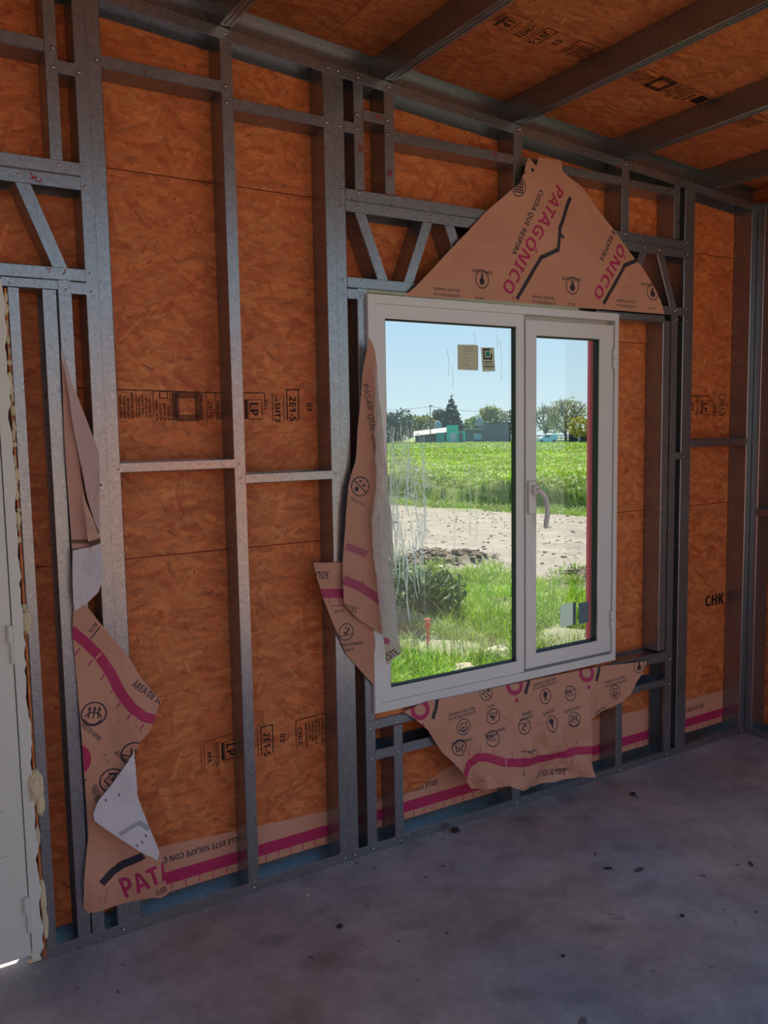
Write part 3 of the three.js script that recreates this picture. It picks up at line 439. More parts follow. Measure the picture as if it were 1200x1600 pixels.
function membrane(parent, name, flat, draw, zf, o = {}) {
  const pts = []; for (let i = 0; i < flat.length; i += 2) pts.push([flat[i], flat[i + 1]]);
  const xs = pts.map((p) => p[0]), ys = pts.map((p) => p[1]), x0 = Math.min(...xs) - 0.004, x1 = Math.max(...xs) + 0.004, y0 = Math.min(...ys) - 0.004, y1 = Math.max(...ys) + 0.004;
  let mat = o.mat;
  if (!mat) {
    const K = o.K ?? 1300, [c, g] = canvas(Math.ceil((x1 - x0) * K), Math.ceil((y1 - y0) * K)); g.fillStyle = o.bg ?? TAN; g.fillRect(0, 0, c.width, c.height);
    g.setTransform(K, 0, 0, -K, -x0 * K, y1 * K); draw(g);
    g.setTransform(1, 0, 0, 1, 0, 0); for (let i = 0; i < c.width * c.height / 1500; i++) { g.globalAlpha = rr(0.02, 0.07); g.fillStyle = rnd() < 0.5 ? '#8a5a44' : '#f0c8b0'; g.beginPath(); g.ellipse(rnd() * c.width, rnd() * c.height, rr(2, 14), rr(1, 6), rr(0, 3), 0, 7); g.fill(); }
    mat = P({ map: tex(c, true, false), roughness: 0.6, transmission: o.trans ?? 0.16, thickness: 0 });
  }
  const s = shapeOf(pts); if (o.hole) s.holes.push(new THREE.Path(o.hole.map(([x, y]) => new THREE.Vector2(x, y))));
  let g = memMod.modify(new THREE.ShapeGeometry(s)); if (g.index) g = g.toNonIndexed();
  const a = g.attributes.position, uv = new Float32Array(a.count * 2);
  for (let i = 0; i < a.count; i++) { const x = a.getX(i), y = a.getY(i); uv[2 * i] = (x - x0) / (x1 - x0); uv[2 * i + 1] = (y - y0) / (y1 - y0); a.setZ(i, zf(x, y)); }
  for (const k of Object.keys(g.attributes)) if (k !== 'position') g.deleteAttribute(k);
  g.setAttribute('uv', new THREE.BufferAttribute(uv, 2)); g.computeVertexNormals();
  const m = part(parent, name, g, mat, o.label);
  const h = g.clone(), q = h.attributes.position.array, u = h.attributes.uv.array; for (let i = 0; i < q.length; i += 9) for (let k = 0; k < 3; k++) { const e = q[i + 3 + k]; q[i + 3 + k] = q[i + 6 + k]; q[i + 6 + k] = e; }
  h.translate(0, 0, o.thin ?? -0.0012); h.computeVertexNormals();
  const b = new THREE.Mesh(h, o.back ?? memBack); b.name = 'white_back'; b.castShadow = b.receiveShadow = true; m.add(b);
  return m;
}
// base strip folded up inside the foot of the wall
{
  const base = thing('membrane_strip', 'printed membrane turned up along the foot of the window wall', 'membrane', [2.2, 0.02, -0.09]);
  const topE = [[0.68, 0.215], [0.76, 0.207], [1.075, 0.185], [1.41, 0.165], [1.6, 0.155], [1.7, 0.155], [1.76, 0.142], [1.83, 0.15], [1.95, 0.2], [2.1, 0.235], [2.4, 0.235], [2.66, 0.235], [2.9, 0.235], [3.05, 0.225], [3.4, 0.21], [3.755, 0.205]];
  const flat = []; for (const p of topE) flat.push(...p); for (let x = 3.755; x >= 0.68; x -= 0.25) flat.push(x, 0.0375); flat.push(0.68, 0.0375);
  membrane(base, 'sheet', flat, (g) => {
    mline(g, [0.6, 0.088, 3.9, 0.088], 0.044, RED); for (let x = 0.7; x < 3.8; x += 0.05) mline(g, [x, 0.066, x, 0.04], 0.003, RED);
    for (const x of [1.07, 1.92, 2.73, 3.6]) mtext(g, 'SELLE ESTE SOLAPE CON CINTA', x, 0.165, 0.028, 180, DARK, { narrow: 0.85 });
    for (const x of [0.86, 1.66, 2.46, 3.26]) { mtext(g, '15 CM', x, 0.032, 0.014, 180, DARK); }
  }, (x, y) => -0.09895, { K: 620, trans: 0.05, thin: -0.0004 });
}
{ // triangular flap folded up over the lintel
  const f = thing('membrane_flap', 'triangular flap of printed membrane folded up above the window', 'membrane', [2.42, 2.09, 0.02]);
  membrane(f, 'sheet', [1.712, 2.082, 1.754, 2.115, 1.915, 2.261, 2.100, 2.429, 2.247, 2.549, 2.267, 2.595, 2.294, 2.653, 2.337, 2.625, 2.354, 2.664, 2.484, 2.671, 2.488, 2.631, 2.589, 2.589, 2.758, 2.454, 2.897, 2.347, 3.009, 2.247, 3.043, 2.213, 3.109, 2.096, 2.833, 2.094, 2.098, 2.091], (g) => {
    mfit(g, 'PATAGÓNICO', 2.453, 2.581, 2.162, 2.139, 0.075, RED); mfit(g, 'CUIDA QUE RESPIRA', 2.354, 2.541, 2.217, 2.281, 0.03, DARK);
    mline(g, [2.531, 2.533, 2.461, 2.401, 2.458, 2.316, 2.373, 2.278, 2.240, 2.105], 0.017, DARK); mline(g, [2.461, 2.380, 2.486, 2.363], 0.012, DARK);
    mfit(g, 'ÓNICO', 2.821, 2.388, 2.659, 2.153, 0.075, RED); mfit(g, 'E RESPIRA', 2.781, 2.432, 2.688, 2.299, 0.03, DARK); mline(g, [2.954, 2.325, 2.850, 2.287, 2.730, 2.118], 0.017, DARK);
    mtext(g, '®', 2.217, 2.118, 0.02, 240, RED);
    for (const [x, y, k] of [[2.067, 2.169, 'bulb'], [2.541, 2.179, 'bulb'], [3.031, 2.187, 'bulb'], [2.241, 2.533, 'grid']]) icon(g, x, y, 0.034, 0, k);
    for (const [x, y] of [[2.067, 2.215], [2.537, 2.223], [3.009, 2.236]]) mtext(g, 'TERMOAISLANTE', x, y - 0.012, 0.017, 180, DARK, { align: 'center', narrow: 0.8 });
    for (const [x, y] of [[1.899, 2.114], [2.382, 2.117], [2.861, 2.132]]) { mtext(g, 'TRACCIÓN Y RASGADO', x, y + 0.008, 0.014, 180, DARK, { align: 'center', narrow: 0.8 }); mtext(g, 'ALTA RESISTENCIA A LA', x, y - 0.012, 0.014, 180, DARK, { align: 'center', narrow: 0.8 }); }
    for (const [x, y] of [[2.051, 2.100], [2.534, 2.108], [3.024, 2.120]]) mtext(g, 'NO UV', x, y, 0.014, 180, DARK, { align: 'center' });
    g.fillStyle = DARK; for (const [x, y] of [[2.264, 2.590], [2.314, 2.607]]) { g.beginPath(); g.arc(x, y, 0.008, 0, 7); g.fill(); }
  }, (x, y) => 0.022 + 0.008 * n2(x * 4, y * 4) + 0.01 * Math.max(0, y - 2.45) + 0.01 * Math.sin((x * 0.8 + y) * 9) * Math.max(0, Math.min(1, (y - 2.15) * 4)), { K: 1150 });
}
{ // flap beside the left edge of the window
  const f = thing('membrane_flap', 'long narrow membrane flap hanging along the left side of the window', 'membrane', [1.5, 0.66, 0.02]);
  membrane(f, 'sheet', [1.322, 1.137, 1.442, 1.129, 1.541, 0.972, 1.563, 0.873, 1.559, 0.650, 1.442, 0.795, 1.392, 0.909, 1.354, 1.007, 1.335, 1.078], (g) => {
    mline(g, [1.324, 1.029, 1.501, 1.008], 0.032, RED); for (const [x, y] of [[1.377, 1.006], [1.418, 1.001]]) mline(g, [x, y, x, y - 0.022], 0.003, RED); mline(g, [1.384, 0.978, 1.436, 0.971], 0.003, RED);
    mtext(g, '15 CM', 1.438, 0.959, 0.014, 180, DARK); mfit(g, 'SOLAPE', 1.379, 1.101, 1.296, 1.110, 0.036, DARK);
    icon(g, 1.444, 0.873, 0.03, 0, 'check'); mfit(g, 'BARRERA SECUNDARIA', 1.513, 0.828, 1.411, 0.833, 0.016, DARK); mfit(g, 'AL VIENTO', 1.477, 0.809, 1.437, 0.810, 0.016, DARK);
  }, (x, y) => 0.008 + 0.006 * n2(x * 6, y * 6) + 0.016 * Math.max(0, (x - 1.5) * 6), { K: 1500, trans: 0.3 });
  membrane(f, 'upper_fold', [1.552, 1.926, 1.570, 1.887, 1.577, 1.819, 1.577, 1.717, 1.579, 1.534, 1.579, 1.396, 1.563, 1.303, 1.554, 1.253, 1.561, 1.187, 1.575, 1.055, 1.588, 0.898, 1.592, 0.840, 1.482, 0.922, 1.428, 0.979, 1.429, 1.129, 1.444, 1.311, 1.457, 1.402, 1.487, 1.491, 1.504, 1.650, 1.520, 1.785, 1.532, 1.852], (g) => {
    mfit(g, 'PASAR QUE DAÑE LA', 1.520, 1.762, 1.572, 1.454, 0.03, DARK, { bold: false }); icon(g, 1.504, 1.399, 0.034, 0, 'germ'); mfit(g, 'ANTIBACTERIAL', 1.526, 1.334, 1.466, 1.365, 0.017, DARK, { bold: false });
    mline(g, [1.444, 1.188, 1.525, 1.152], 0.026, '#b5607a'); mline(g, [1.430, 1.069, 1.501, 1.033, 1.584, 0.971], 0.032, '#b0486c'); for (const [x, y] of [[1.454, 1.066], [1.504, 1.042]]) mline(g, [x, y, x, y + 0.02], 0.003, '#8a5a50');
    mfit(g, 'SELLE', 1.486, 0.960, 1.425, 0.984, 0.03, '#5a4038', { mirror: false });
  }, (x, y) => 0.026 + 0.012 * Math.max(0, (x - 1.46) / 0.13) + 0.004 * n2(x * 9, y * 5), { K: 1500, trans: 0.3 });
  membrane(f, 'turned_edge', [1.550, 1.845, 1.562, 1.783, 1.580, 1.648, 1.595, 1.420, 1.605, 1.234, 1.605, 0.952, 1.613, 0.793, 1.571, 0.745, 1.570, 0.838, 1.560, 0.911, 1.547, 1.065, 1.534, 1.194, 1.527, 1.259, 1.536, 1.309, 1.551, 1.399, 1.551, 1.536, 1.550, 1.715], (g) => {
    g.fillStyle = '#efe6d2'; g.fillRect(1.563, 0.744, 0.05, 0.085); mfit(g, 'ESTE', 1.574, 0.759, 1.610, 0.791, 0.03, '#6a4a3a'); g.fillStyle = '#e07a9c'; g.beginPath(); g.arc(1.575, 0.833, 0.012, 0, 7); g.fill();
  }, (x, y) => 0.062 + Math.max(0, x - 1.555 - 0.035 * Math.sin((y - 0.7) * 2.4)) * 1.0 + 0.006 * n2(x * 14, y * 8) + 0.006 * n2(x * 40, y * 30), { K: 1500, trans: 0.85, back: P({ color: 0xf2f0ee, roughness: 1, transmission: 0.85, thickness: 0 }), bg: '#f2efec', label: 'white rolled edge' });
}
{ // flap below the window
  const f = thing('membrane_flap', 'wrinkled membrane flap with upside-down print hanging below the window', 'membrane', [2.3, 0.08, 0.03]);
  membrane(f, 'sheet', [1.678, 0.533, 1.784, 0.553, 1.881, 0.550, 2.311, 0.544, 2.739, 0.535, 3.022, 0.510, 2.988, 0.461, 2.930, 0.411, 2.856, 0.352, 2.790, 0.341, 2.725, 0.330, 2.623, 0.327, 2.620, 0.197, 2.618, 0.077, 2.457, 0.086, 2.347, 0.087, 2.219, 0.110, 2.151, 0.144, 2.070, 0.153, 1.991, 0.156, 1.953, 0.216, 1.909, 0.274, 1.854, 0.336, 1.782, 0.444, 1.724, 0.499], (g) => {
    mline(g, [1.947, 0.212, 1.973, 0.259, 2.009, 0.288, 2.044, 0.283, 2.134, 0.246, 2.258, 0.215, 2.383, 0.203, 2.494, 0.198, 2.624, 0.193], 0.034, RED); mline(g, [2.134, 0.265, 2.134, 0.224], 0.006, TAN);
    for (const [x, y] of [[1.973, 0.299], [2.022, 0.309], [2.087, 0.284], [2.172, 0.257], [2.276, 0.236], [2.329, 0.230], [2.427, 0.225], [2.494, 0.221], [2.551, 0.218]]) mline(g, [x, y, x, y + 0.024], 0.003, RED);
    mline(g, [2.223, 0.267, 2.318, 0.249], 0.003, DARK); mtext(g, '15 CM', 2.311, 0.262, 0.016, 180, DARK); mfit(g, 'ÁREA DE SOLAPE', 2.494, 0.132, 2.325, 0.149, 0.038, DARK); mtext(g, '15', 2.220, 0.188, 0.02, 270, DARK);
    for (const [x, y, k, a] of [[1.952, 0.422, 'box', 180], [2.102, 0.434, 'drop', 180], [1.929, 0.343, 'arrows', 180], [2.262, 0.361, 'check', 180], [2.412, 0.344, 'bulb', 180], [2.535, 0.339, 'arrows', 0], [2.534, 0.450, 'wind', 180], [2.393, 0.462, 'bulb', 180], [2.805, 0.406, 'box', 180], [2.971, 0.497, 'bulb', 0], [2.076, 0.535, 'germ', 180], [2.091, 0.347, 'wind', 180]]) icon(g, x, y, 0.031, a, k);
    for (const [s, x, y] of [['TRACCIÓN Y RASGADO', 1.949, 0.488], ['ALTA RESISTENCIA A LA', 1.949, 0.472], ['NO UV', 2.092, 0.484], ['TERMOAISLANTE', 1.942, 0.371], ['BARRERA DE AGUA', 2.105, 0.377], ['SECUNDARIA', 2.276, 0.399], ['BARRERA', 2.283, 0.417], ['ANTIVIENTO', 2.401, 0.399], ['PASO DE VAPOR', 2.530, 0.388], ['TRACCIÓN Y RASGADO', 2.813, 0.467], ['ALTA RESISTENCIA A LA', 2.813, 0.449], ['TERMOAISLANTE', 2.705, 0.346], ['TRACCIÓN Y RASGADO', 2.393, 0.529], ['ALTA RESISTENCIA A LA', 2.393, 0.513]]) mtext(g, s, x, y, 0.016, 184, DARK, { align: 'center', narrow: 0.75 });
    for (const [x, y] of [[1.754, 0.526], [2.637, 0.521], [2.227, 0.537]]) { g.strokeStyle = RED; g.lineWidth = 0.018; g.beginPath(); g.ellipse(x, y, 0.036, 0.03, -0.4, 0, 7); g.stroke(); mline(g, [x + 0.085, y + 0.04, x + 0.075, y - 0.005, x + 0.055, y - 0.045], 0.016, DARK); g.fillStyle = RED; g.beginPath(); g.arc(x + 0.005, y - 0.062, 0.009, 0, 7); g.fill(); }
  }, (x, y) => { const d = Math.max(0, 0.54 - y) / 0.45; const rg = (a) => 1 - Math.min(1, Math.abs(a)); return 0.022 + d * (0.045 + 0.04 * n2(x * 3.2, y * 2) + 0.022 * n2(x * 8 + 3, y * 6) + 0.025 * rg((x - 2.3 - (0.4 - y) * 0.9) * 14) + 0.02 * rg((x - 2.62) * 10) + 0.02 * Math.max(0, 1 - Math.abs(x - 2.07 - (0.54 - y) * -0.5) * 12)); }, { K: 1100 });
}
{ // long twisted flap beside the door
  const f = thing('membrane_flap', 'long twisted membrane flap hanging beside the door', 'membrane', [0.6, 0.1, 0.03]);
  const plain = (bg) => [() => {}, { bg }];
  membrane(f, 'upper_fold', [0.512, 1.855, 0.522, 1.768, 0.537, 1.599, 0.552, 1.456, 0.570, 1.310, 0.564, 1.248, 0.512, 1.264, 0.511, 1.372, 0.508, 1.562, 0.510, 1.712], (g) => { mline(g, [0.506, 1.284, 0.575, 1.278], 0.012, '#6a4632'); }, (x, y) => 0.012 + 0.006 * n2(x * 12, y * 4), { bg: '#c99a86' });
  membrane(f, 'upper_fold', [0.514, 1.851, 0.535, 1.749, 0.548, 1.718, 0.573, 1.637, 0.599, 1.550, 0.597, 1.445, 0.592, 1.367, 0.594, 1.293, 0.577, 1.339, 0.562, 1.408, 0.546, 1.523, 0.531, 1.637, 0.520, 1.768], () => {}, (x, y) => 0.022 + 0.3 * Math.max(0, x - 0.53) * Math.max(0, 1.5 - Math.abs(y - 1.5)) * 0.5 + 0.005 * n2(x * 12, y * 5), { bg: '#cdb0a8' });
  membrane(f, 'upper_fold', [0.546, 1.429, 0.565, 1.370, 0.584, 1.307, 0.593, 1.290, 0.592, 1.271, 0.559, 1.250, 0.554, 1.297], (g) => { mline(g, [0.549, 1.271, 0.594, 1.280], 0.018, '#5a3a2a'); }, (x, y) => 0.036 + 0.01 * n2(x * 12, y * 5), { bg: '#cfa890' });
  membrane(f, 'turned_corner', [0.510, 1.259, 0.560, 1.264, 0.592, 1.275, 0.591, 1.163, 0.576, 1.126, 0.542, 1.096, 0.506, 1.075, 0.504, 1.144], () => {}, (x, y) => 0.034 + 0.15 * Math.max(0, x - 0.53) + 0.006 * n2(x * 9, y * 9), { bg: '#d8d4d4' });
  membrane(f, 'sheet', [0.506, 1.075, 0.538, 1.095, 0.568, 1.046, 0.603, 0.993, 0.636, 0.944, 0.667, 0.898, 0.687, 0.848, 0.744, 0.765, 0.731, 0.747, 0.714, 0.700, 0.699, 0.674, 0.671, 0.644, 0.661, 0.603, 0.663, 0.466, 0.693, 0.359, 0.722, 0.265, 0.731, 0.193, 0.743, 0.119, 0.723, 0.108, 0.672, 0.127, 0.621, 0.120, 0.541, 0.114, 0.503, 0.112, 0.490, 0.133, 0.493, 0.224, 0.515, 0.362, 0.514, 0.465, 0.509, 0.729, 0.506, 0.889, 0.501, 1.008], (g) => {
    const band = [0.496, 1.016, 0.536, 0.973, 0.573, 0.926, 0.605, 0.866, 0.629, 0.803, 0.657, 0.755, 0.689, 0.724, 0.721, 0.711]; mline(g, band, 0.03, RED); mline(g, [0.563, 0.917, 0.581, 0.934], 0.006, TAN);
    for (const [x, y] of [[0.519, 0.956], [0.554, 0.917], [0.588, 0.869], [0.615, 0.826], [0.628, 0.777], [0.654, 0.741], [0.686, 0.702]]) mline(g, [x, y, x - 0.014, y - 0.02], 0.004, RED);
    mfit(g, 'ÁREA DE SOLAPE', 0.660, 0.822, 0.775, 0.722, 0.03, DARK); mline(g, [0.550, 0.983, 0.578, 1.019], 0.003, DARK); mfit(g, '15 CM', 0.554, 1.000, 0.573, 1.027, 0.016, DARK);
    icon(g, 0.549, 0.747, 0.036, -12, 'arrows'); mfit(g, 'PASO DE VAPOR', 0.508, 0.717, 0.558, 0.660, 0.02, DARK); icon(g, 0.656, 0.610, 0.036, -25, 'wind'); mfit(g, 'ANTIVIENTO', 0.599, 0.617, 0.634, 0.572, 0.02, DARK);
    icon(g, 0.591, 0.530, 0.036, -50, 'box'); mfit(g, 'ALTA RESISTENCIA', 0.535, 0.525, 0.545, 0.469, 0.016, DARK); mfit(g, 'TRACCIÓN', 0.527, 0.519, 0.539, 0.465, 0.016, DARK);
    mfit(g, 'PATAGÓNICO', 0.608, 0.135, 1.028, 0.263, 0.1, RED); mline(g, [0.544, 0.204, 0.578, 0.231, 0.607, 0.250, 0.667, 0.279], 0.024, DARK); mfit(g, 'CUIDA', 0.709, 0.119, 0.750, 0.133, 0.03, DARK);
    g.strokeStyle = RED; g.lineWidth = 0.022; g.beginPath(); g.ellipse(0.497, 0.611, 0.026, 0.036, 0, 0, 7); g.stroke(); mtext(g, 'IA', 0.508, 0.516, 0.03, 70, DARK);
    g.fillStyle = '#6d5247'; for (let i = 0; i < 10; i++) { g.globalAlpha = 0.5; g.beginPath(); g.ellipse(0.6 + rr(-0.05, 0.08), rr(0.55, 0.72), rr(0.002, 0.006), rr(0.001, 0.004), rr(0, 3), 0, 7); g.fill(); } g.globalAlpha = 1;
  }, (x, y) => 0.012 + 0.22 * Math.max(0, x - 0.5) + 0.014 * n2(x * 5, y * 3) + 0.012 * Math.sin(y * 14 + x * 6) * (x - 0.48) * 4, { K: 1300 });
  membrane(f, 'turned_corner', [0.651, 0.620, 0.653, 0.484, 0.668, 0.430, 0.711, 0.286, 0.705, 0.260, 0.656, 0.297, 0.585, 0.368, 0.526, 0.429, 0.524, 0.450, 0.539, 0.486, 0.579, 0.527, 0.618, 0.579], (g) => { mline(g, [0.593, 0.372, 0.633, 0.387, 0.657, 0.393, 0.686, 0.363], 0.014, '#a9adb2'); g.fillStyle = '#7a7a80'; for (const [x, y] of [[0.561, 0.485], [0.675, 0.345], [0.662, 0.327], [0.601, 0.495], [0.646, 0.321]]) { g.beginPath(); g.ellipse(x, y, 0.003, 0.006, 0.3, 0, 7); g.fill(); } }, (x, y) => 0.072 + 0.12 * (x - 0.6) + 0.01 * n2(x * 6, y * 5), { bg: '#dedcde' });
}
// ---------------------------------------------------------------- litter on the floor
function crumb(x, z, s, label, mat, name, cat, flat = 0.6, len = 1) {
  const g = new THREE.IcosahedronGeometry(s, 1), a = g.attributes.position; for (let i = 0; i < a.count; i++) { const k = 1 + 0.3 * n3(a.getX(i) / s + x * 9, a.getY(i) / s, a.getZ(i) / s + z * 9); a.setXYZ(i, a.getX(i) * k * len, a.getY(i) * k * flat, a.getZ(i) * k); }
  g.computeVertexNormals(); g.rotateY(x * 7); g.computeBoundingBox(); g.translate(x, -g.boundingBox.min.y, z); return single(name, g, mat, label, cat, [x, 0, z]);
}
const DIRT = M({ color: 0x3a2c2a, roughness: 1 });
crumb(1.902, 0.04, 0.017, 'dark lump of dirt beside the bottom track under the window', DIRT, 'dirt_lump', 'debris'); crumb(2.745, 0.2, 0.012, 'small dark crumb on the floor near the pale splinter', DIRT, 'dirt_lump', 'debris');
crumb(1.204, 0.126, 0.008, 'tiny pale chip on the floor beside the middle stud', M({ color: 0xb9a99a, roughness: 0.9 }), 'concrete_chip', 'debris'); crumb(2.9, 0.162, 0.006, 'thin pale wood splinter lying on the floor near the right corner', M({ color: 0xcdb9a0, roughness: 0.9 }), 'wood_splinter', 'debris', 0.5, 5);
crumb(2.176, 0.913, 0.007, 'dark pebble on the right of the open floor', DIRT, 'dirt_lump', 'debris'); crumb(1.704, 0.855, 0.006, 'small dark crumb in the middle of the open floor', DIRT, 'dirt_lump', 'debris'); crumb(2.2, 0.57, 0.008, 'elongated dark flake on the floor below the window flap', DIRT, 'dirt_lump', 'debris', 0.3, 2.2);
crumb(1.21, 0.35, 0.01, 'dark crumb on the floor in front of the middle stud', DIRT, 'dirt_lump', 'debris', 0.5);
// ---------------------------------------------------------------- outdoors
// ground in road coordinates: s across the road (away from the house), t along it
const RE = [0.29, 0.957], RN = [0.957, -0.29];
const sOf = (x, z) => x * RN[0] + z * RN[1], tOf = (x, z) => x * RE[0] + z * RE[1];
const smooth = (a, b, x) => { const k = Math.min(1, Math.max(0, (x - a) / (b - a))); return k * k * (3 - 2 * k); };
function groundY(x, z) {
  const s = sOf(x, z), t = tOf(x, z), w = 0.5 * n2(t * 0.16, 3), a = smooth(16.5 + w, 17.15 + w, s);
  let y = -0.36;
  const lot = smooth(1.2, 3, -z) * (1 - smooth(7.6, 8.6, s)); y += lot * (0.05 * n2(x * 0.9, z * 0.9) + 0.03 * n2(x * 3, z * 3));
  const road = smooth(8, 8.8, s) * (1 - smooth(15.4, 16.2, s)); y += road * (0.03 * n2(s * 2.2, t * 0.4) + 0.012 * n2(s * 6, t * 2));
  const mud = Math.max(0, 1 - Math.abs(s - 8.9 - 0.5 * n2(t * 0.5, 8)) / 0.9) * smooth(-0.1, 0.5, n2(t * 0.45 + 2, 1.7)); y += mud * (0.1 + 0.08 * n2(x * 4, z * 4) + 0.05 * n2(x * 11, z * 11));
  y += a * (0.52 + 0.2 * n2(t * 0.3, 11)) * (1 - 0.55 * smooth(18, 30, s)) + a * smooth(17, 24, s) * (0.07 * n2(x * 0.5, z * 0.5) + 0.04 * n2(x * 1.7, z * 1.7)) - Math.max(0, s - 18) * 0.0098;
  return y;
}
{
  const ss = [-70, -40, -20, -10]; for (let s = -6; s < 20; s += 0.16) ss.push(s); for (let s = 20, d = 0.25; s < 260; s += d, d *= 1.05) ss.push(s);
  const ts = []; for (let t = -260; t < -40; t += 4) ts.push(t); for (let t = -40; t < -14; t += 0.5) ts.push(t); for (let t = -14; t < 3; t += 0.16) ts.push(t); for (let t = 3; t < 60; t += 3) ts.push(t);
  const n = ss.length, m = ts.length, pos = new Float32Array(n * m * 3), col = new Float32Array(n * m * 3), uv = new Float32Array(n * m * 2), idx = [];
  for (let i = 0; i < n; i++) for (let j = 0; j < m; j++) {
    const k = i * m + j, s = ss[i], t = ts[j], x = s * RN[0] + t * RE[0], z = s * RN[1] + t * RE[1];
    pos.set([x, groundY(x, z), z], k * 3); uv.set([x, z], k * 2);
    const w = 0.5 * n2(t * 0.16, 3), roadA = smooth(7.9, 8.5, s + 0.5 * n2(x * 0.8, z * 0.8)) * (1 - smooth(15.3, 16.3, s - w + 0.3 * n2(x, z)));
    const v = 1 + 0.14 * n2(x * 1.3, z * 1.3) + 0.1 * n2(x * 6, z * 6), mud = Math.max(0, 1 - Math.abs(s - 8.9 - 0.5 * n2(t * 0.5, 8)) / 0.9) * smooth(-0.1, 0.5, n2(t * 0.45 + 2, 1.7));
    const g = [0.085, 0.15, 0.018], d = [0.185, 0.178, 0.165], u = [0.07, 0.058, 0.05];
    const lotDirt = s < 8 ? smooth(0.1, 0.6, n2(x * 0.7 + 5, z * 0.7)) * 0.6 + (z > -1.6 ? 1 : 0) * 0.6 : 0, R = Math.min(1, Math.max(roadA, lotDirt));
    for (let c = 0; c < 3; c++) col[k * 3 + c] = ((g[c] * (1 - R) + d[c] * R) * (1 - Math.min(1, mud * 1.6)) + u[c] * Math.min(1, mud * 1.6)) * v;
    if (i && j) idx.push(k - m - 1, k - 1, k, k - m - 1, k, k - m);
  }
  const g = new THREE.BufferGeometry(); g.setAttribute('position', new THREE.BufferAttribute(pos, 3)); g.setAttribute('color', new THREE.BufferAttribute(col, 3)); g.setAttribute('uv', new THREE.BufferAttribute(uv, 2)); g.setIndex(idx); g.computeVertexNormals();
  if (g.attributes.normal.getY(0) < 0) { for (let i = 0; i < idx.length; i += 3) { const e = idx[i + 1]; idx[i + 1] = idx[i + 2]; idx[i + 2] = e; } g.setIndex(idx); g.computeVertexNormals(); }
  const N = 512, [c, q] = canvas(N, N), im = q.createImageData(N, N); for (let i = 0; i < N * N; i++) { const x = (i % N) / N, y = Math.floor(i / N) / N, a = x * 6.2832, b = y * 6.2832, h = 128 + 45 * n3(Math.cos(a) * 3, Math.sin(a) * 3, Math.cos(b) * 3 + Math.sin(b) * 2) + 60 * (rnd() - 0.5); im.data.set([h, h, h, 255], i * 4); } q.putImageData(im, 0, 0);
  single('ground', g, M({ vertexColors: true, roughness: 1, bumpMap: tex(c, false), bumpScale: 0.02 }), 'open ground outside with a dirt road and a green field', 'ground', [5, -0.36, -8], null, 'structure');
}
// grass: tufts of bent blades
function tuftGeo(n, h, spread, w, lean) {
  const L = [];
  for (let i = 0; i < n; i++) {
    const a = rnd() * 6.28, r = spread * Math.sqrt(rnd()), H = h * rr(0.5, 1.1), q = lean * rr(0.3, 1), x = Math.cos(a * 3.7) * r, z = Math.sin(a * 3.7) * r, dx = Math.cos(a), dz = Math.sin(a), p = [];
    const at = (k, o) => [x + dx * q * H * k * k + -dz * o, H * k * (1 - 0.25 * k * lean), z + dz * q * H * k * k + dx * o];
    const A = at(0, -w), B = at(0, w), C = at(0.55, -w * 0.8), D = at(0.55, w * 0.8), E = at(1, 0);
    p.push(...A, ...B, ...D, ...A, ...D, ...C, ...C, ...D, ...E); L.push(...p);
  }
  const g = new THREE.BufferGeometry(); g.setAttribute('position', new THREE.BufferAttribute(new Float32Array(L), 3)); g.computeVertexNormals(); return g;
}
const BLADE = P({ color: 0xffffff, roughness: 0.7, transmission: 0.4, thickness: 0 });
function scatter(name, geo, spots, colour, label, category) {
  const m = new THREE.InstancedMesh(geo, BLADE, spots.length), o = new THREE.Object3D(), c = new THREE.Color();
  spots.forEach(([x, z, s], i) => { o.position.set(x, groundY(x, z) - 0.01, z); o.rotation.set(rr(-0.15, 0.15), rnd() * 6.28, rr(-0.15, 0.15)); o.scale.set(s, s * rr(0.8, 1.25), s); o.updateMatrix(); m.setMatrixAt(i, o.matrix); const v = rr(0.6, 1.25) * (1 + 0.35 * n2(x * 0.35, z * 0.35)), y = rr(0.8, 1.25); c.setRGB(colour[0] * v * y, colour[1] * v, colour[2] * v); m.setColorAt(i, c); });
  m.name = name; m.castShadow = m.receiveShadow = true; m.userData = { label, category, kind: 'stuff' }; scene.add(m); return m;
}
